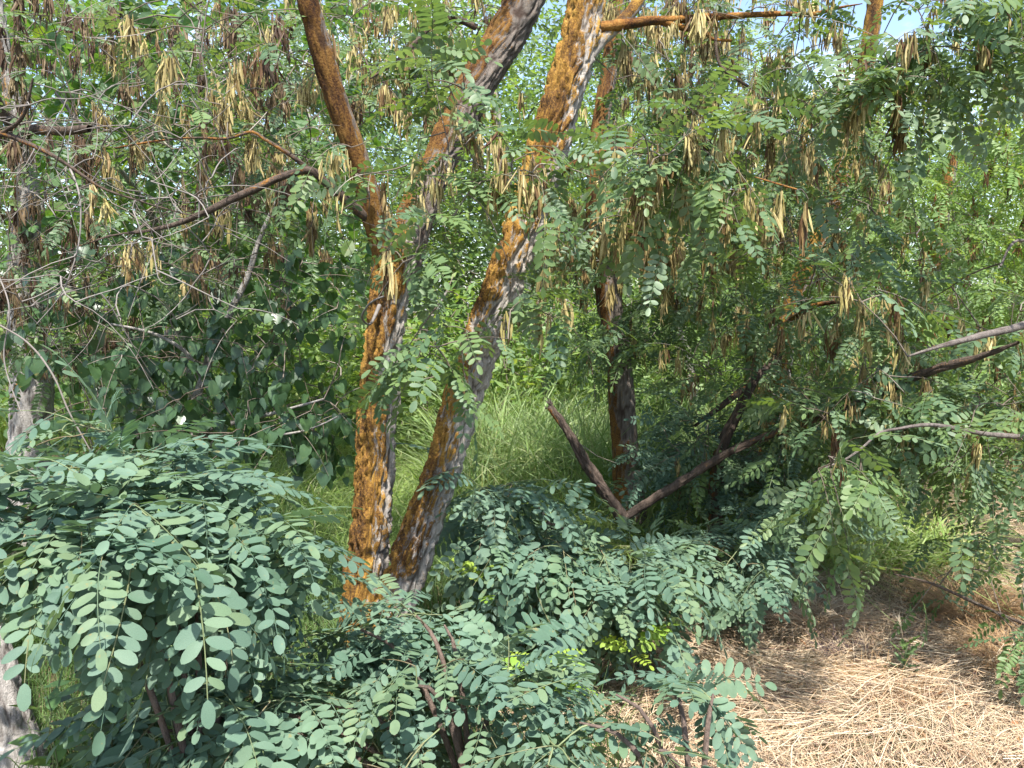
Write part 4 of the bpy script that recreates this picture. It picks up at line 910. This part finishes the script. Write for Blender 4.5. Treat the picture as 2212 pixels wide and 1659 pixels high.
# broad willow-like weeds low at the left
def weed(label, u, v, d, n, seed, h=.35, mat=M_BROAD, size=1.2):
    q = P(u, v, d); b = np.array([q[0], q[1], gz(q[0], q[1])]); r = thing('weed', label, 'weed', b, 'leafy weeds by the grey trunk'); t = Plant(r, seed); g = t.rng
    top = q - b; C = b + np.linspace(0, 1, 7)[:, None] * top + g.normal(0, .01, (7, 3)); t.path(C, .003, .0015, 5)
    for i in range(n):
        k = .3 + .7 * i / n; p = b + top * k; a = i * 2.4; dd = np.array([math.cos(a), math.sin(a) * .7, g.uniform(-.1, .5)])
        t.leaf('lance', p, unit(dd), np.array([0, -.3, 1.0]) + g.normal(0, .2, 3), size * g.uniform(.6, 1.1))
    t.write(mat, 2, 60, twigmat=M_GREENSTEM)
weed('weed with pointed light green leaves beside the grey corner trunk', 105, 1490, 2.2, 9, 1)
weed('weed with pointed leaves near the bottom, right of the grey corner trunk', 120, 1600, 2.0, 9, 2)
weed('taller weed with narrow leaves under the drooping bush, left side', 230, 1400, 2.5, 10, 3)
weed('low weed with narrow leaves in the dark under the left bush', 170, 1440, 2.6, 9, 4, mat=M_HEART)
# lime young shoots
def shoot(label, u, v, d, n, seed, base):
    r = thing('young_shoot', label, 'shoot', (base[0], base[1], gz(base[0], base[1])), 'lime young shoots'); t = Plant(r, seed); g = t.rng
    q = P(u, v, d); b = t.o; qq = np.linspace(0, 1, 8)[:, None]; m = (b + q) / 2 + np.array([0, 0, .1]); C = (1 - qq) ** 2 * b + 2 * qq * (1 - qq) * m + qq * qq * q; t.path(C, .003, .0015, 5)
    for i in range(n):
        a = i * 2.4; dd = unit(np.array([math.cos(a), math.sin(a) * .6, .35])); t.leaf('locust', C[-1 - i % 3], dd, np.array([0, -.4, 1.0]) + g.normal(0, .3, 3), g.uniform(.55, .8))
    t.write(M_YOUNG, 2, 60, twigmat=M_GREENSTEM)
shoot('lime shoot with the longest leaves, in front of the dark hollow at the centre bottom', 1180, 1440, 2.3, 6, 1, (.1, 2.4))
shoot('yellow-green shoot at the edge of the straw, right of the dark hollow', 1375, 1395, 2.7, 5, 2, (.45, 2.8))
shoot('lime shoot on top of the broad bush at the lower left', 265, 1105, 1.85, 4, 3, (-.75, 1.8))
shoot('small lime shoot beside the foot of the leaning trunk', 1050, 1225, 2.8, 3, 4, (-.1, 2.9))

# ------------------------------------------------------------------ trees farther back
def far_tree(label, seed, x, y, h, cr, n, mat, size=1.6, kind='small', trunk=M_BARKGREY, lo=.1, clump=14, name='tree', group='trees farther back', gap=1.0):
    g = np.random.default_rng(seed); z = gz(x, y); r = thing(name, label, 'tree', (x, y, z), group); t = Plant(r, seed)
    tr = np.array([[x, y, z - .1, .02 * h + .03], [x + g.normal(0, .1), y, z + h * .35, .014 * h + .02], [x + g.normal(0, .25), y, z + h * .7, .009 * h], [x + g.normal(0, .3), y, z + h * .95, .015]])
    t.limb(tr, trunk, 'trunk', .1, 14, -.2, .01)
    n = int(n * .78); size *= 1.1
    nc = max(6, n // clump); c = unit(g.normal(0, 1, (nc, 3))) * (g.random(nc) ** .45)[:, None]
    c = c * np.array([cr, cr, h * (1 - lo) / 2]) * (1 + .3 * (noise(c * 2 + 7, seed) - .5))[:, None] + np.array([x, y, z + h * (1 + lo) / 2])
    sub = c[g.choice(nc, min(nc, 120), False)]; t.connect(list(sub), .03, 2.2)
    pos = np.repeat(c, clump, 0); pos = pos + g.normal(0, .22 * gap, pos.shape) * np.array([1.2, 1.2, .6]); m = len(pos)
    k = pos[:, 2] > z + .1; pos = pos[k]; m = len(pos)
    d = unit(g.normal(0, 1, (m, 3)) * np.array([1, 1, .5]) + np.array([0, 0, -.25])); nn_ = unit(g.normal(0, .55, (m, 3)) + np.array([0, 0, 1.0]))
    G = Geo(); joined(G, kind, 0, basis(d, nn_) * (size * g.uniform(.7, 1.25, m))[:, None, None], pos, g.integers(0, NVAR[kind], m), np.repeat(g.random(nc), clump)[k] * .6 + g.random(m) * .4)
    link('crown', G.mesh('crown', mat, t.o), r, kind='stuff'); TRI[name] = TRI.get(name, 0) + G.tris()
    me = t.tw.mesh('branches', M_TWIG, t.o, True); link('branches', me, r, kind='stuff')
F_ = far_tree
F_('round pale green tree beyond the grass, seen between the two main trunks', 101, .2, 12.5, 7.6, 2.4, 16000, M_BRIGHT, 1.9)
F_('leafy tree beyond the heart-leaved shrub, its crown meeting the ground', 102, -3.2, 10.5, 5.5, 2.3, 14000, M_FAR, 1.9)
F_('dense tree at the far left behind the bare twigs', 103, -6.0, 10.0, 6.5, 2.6, 14000, M_FAR, 1.9)
F_('thin-crowned locust far right of the middle, sky showing through', 104, 3.9, 12.0, 5.6, 2.2, 1100, M_BRIGHT, 1.6, 'locust')
F_('light green tree low at the far right', 105, 7.8, 12.0, 4.6, 2.6, 1500, M_BRIGHT, 1.6, 'locust')
F_('tall tree rising behind the middle locust, small leaves against the sky', 106, 2.0, 15.5, 9.0, 2.8, 14000, M_FAR, 2.0)
F_('tall grey-green tree beyond the thin-crowned locust', 107, 6.2, 17.5, 6.6, 2.2, 9000, M_FAR, 2.0, gap=1.3)
F_('tall tree behind the upper left thicket', 108, -3.0, 15.0, 9.0, 3.2, 15000, M_FAR, 2.3)
F_('farthest left tree, only flecks of it visible', 109, -9.5, 15.0, 9.0, 3.4, 12000, M_FAR, 2.3)
F_('bushy tree closing the view under the far right branches', 110, 10.5, 17.0, 5.2, 3.2, 12000, M_FAR, 2.3)
F_('low bushy tree beyond the reeds', 111, 2.6, 10.2, 2.8, 1.9, 9000, M_BRIGHT, 1.6)
F_('low shrubby tree behind the leaning dead limb', 112, 5.2, 9.5, 2.9, 2.0, 9000, M_FAR, 1.6)
F_('dark hedge-like tree closing the view behind the left trunk', 113, -1.3, 13.5, 4.2, 2.6, 12000, M_FAR, 2.0)
F_('wide bushy tree right behind the round pale one', 114, 1.6, 19.0, 6.0, 3.6, 11000, M_BRIGHT, 2.6)
F_('bushy tree beyond the left meadow', 115, -6.0, 18.5, 6.0, 3.6, 11000, M_BRIGHT, 2.6)
F_('faint grey-green tree low behind the right branches', 116, 6.0, 21.0, 5.6, 3.8, 11000, M_FAR, 2.6)
F_('tall leafy tree seen between the left limb and the middle limb', 117, -1.2, 16.5, 9.5, 3.0, 12000, M_FAR, 2.2)
def low_bush(label, seed, x, y, h, cr, n): F_(label, seed, x, y, h, cr, n, M_BRIGHT, 1.25, 'lance', name='bush', lo=.02, group='light green bushes in the meadow')
low_bush('light green bush in the sunny gap between the two main trunks', 121, -.75, 8.0, 1.9, .9, 3500)
low_bush('light green bush just right of the leaning trunk, above the reeds', 122, .55, 8.6, 2.0, 1.0, 3500)
low_bush('light green bush left of the straight trunk, behind the heart-shaped leaves', 123, -2.2, 7.8, 2.1, 1.1, 4500)
low_bush('light green bush behind the far left twigs', 124, -4.0, 8.2, 2.3, 1.3, 4500)
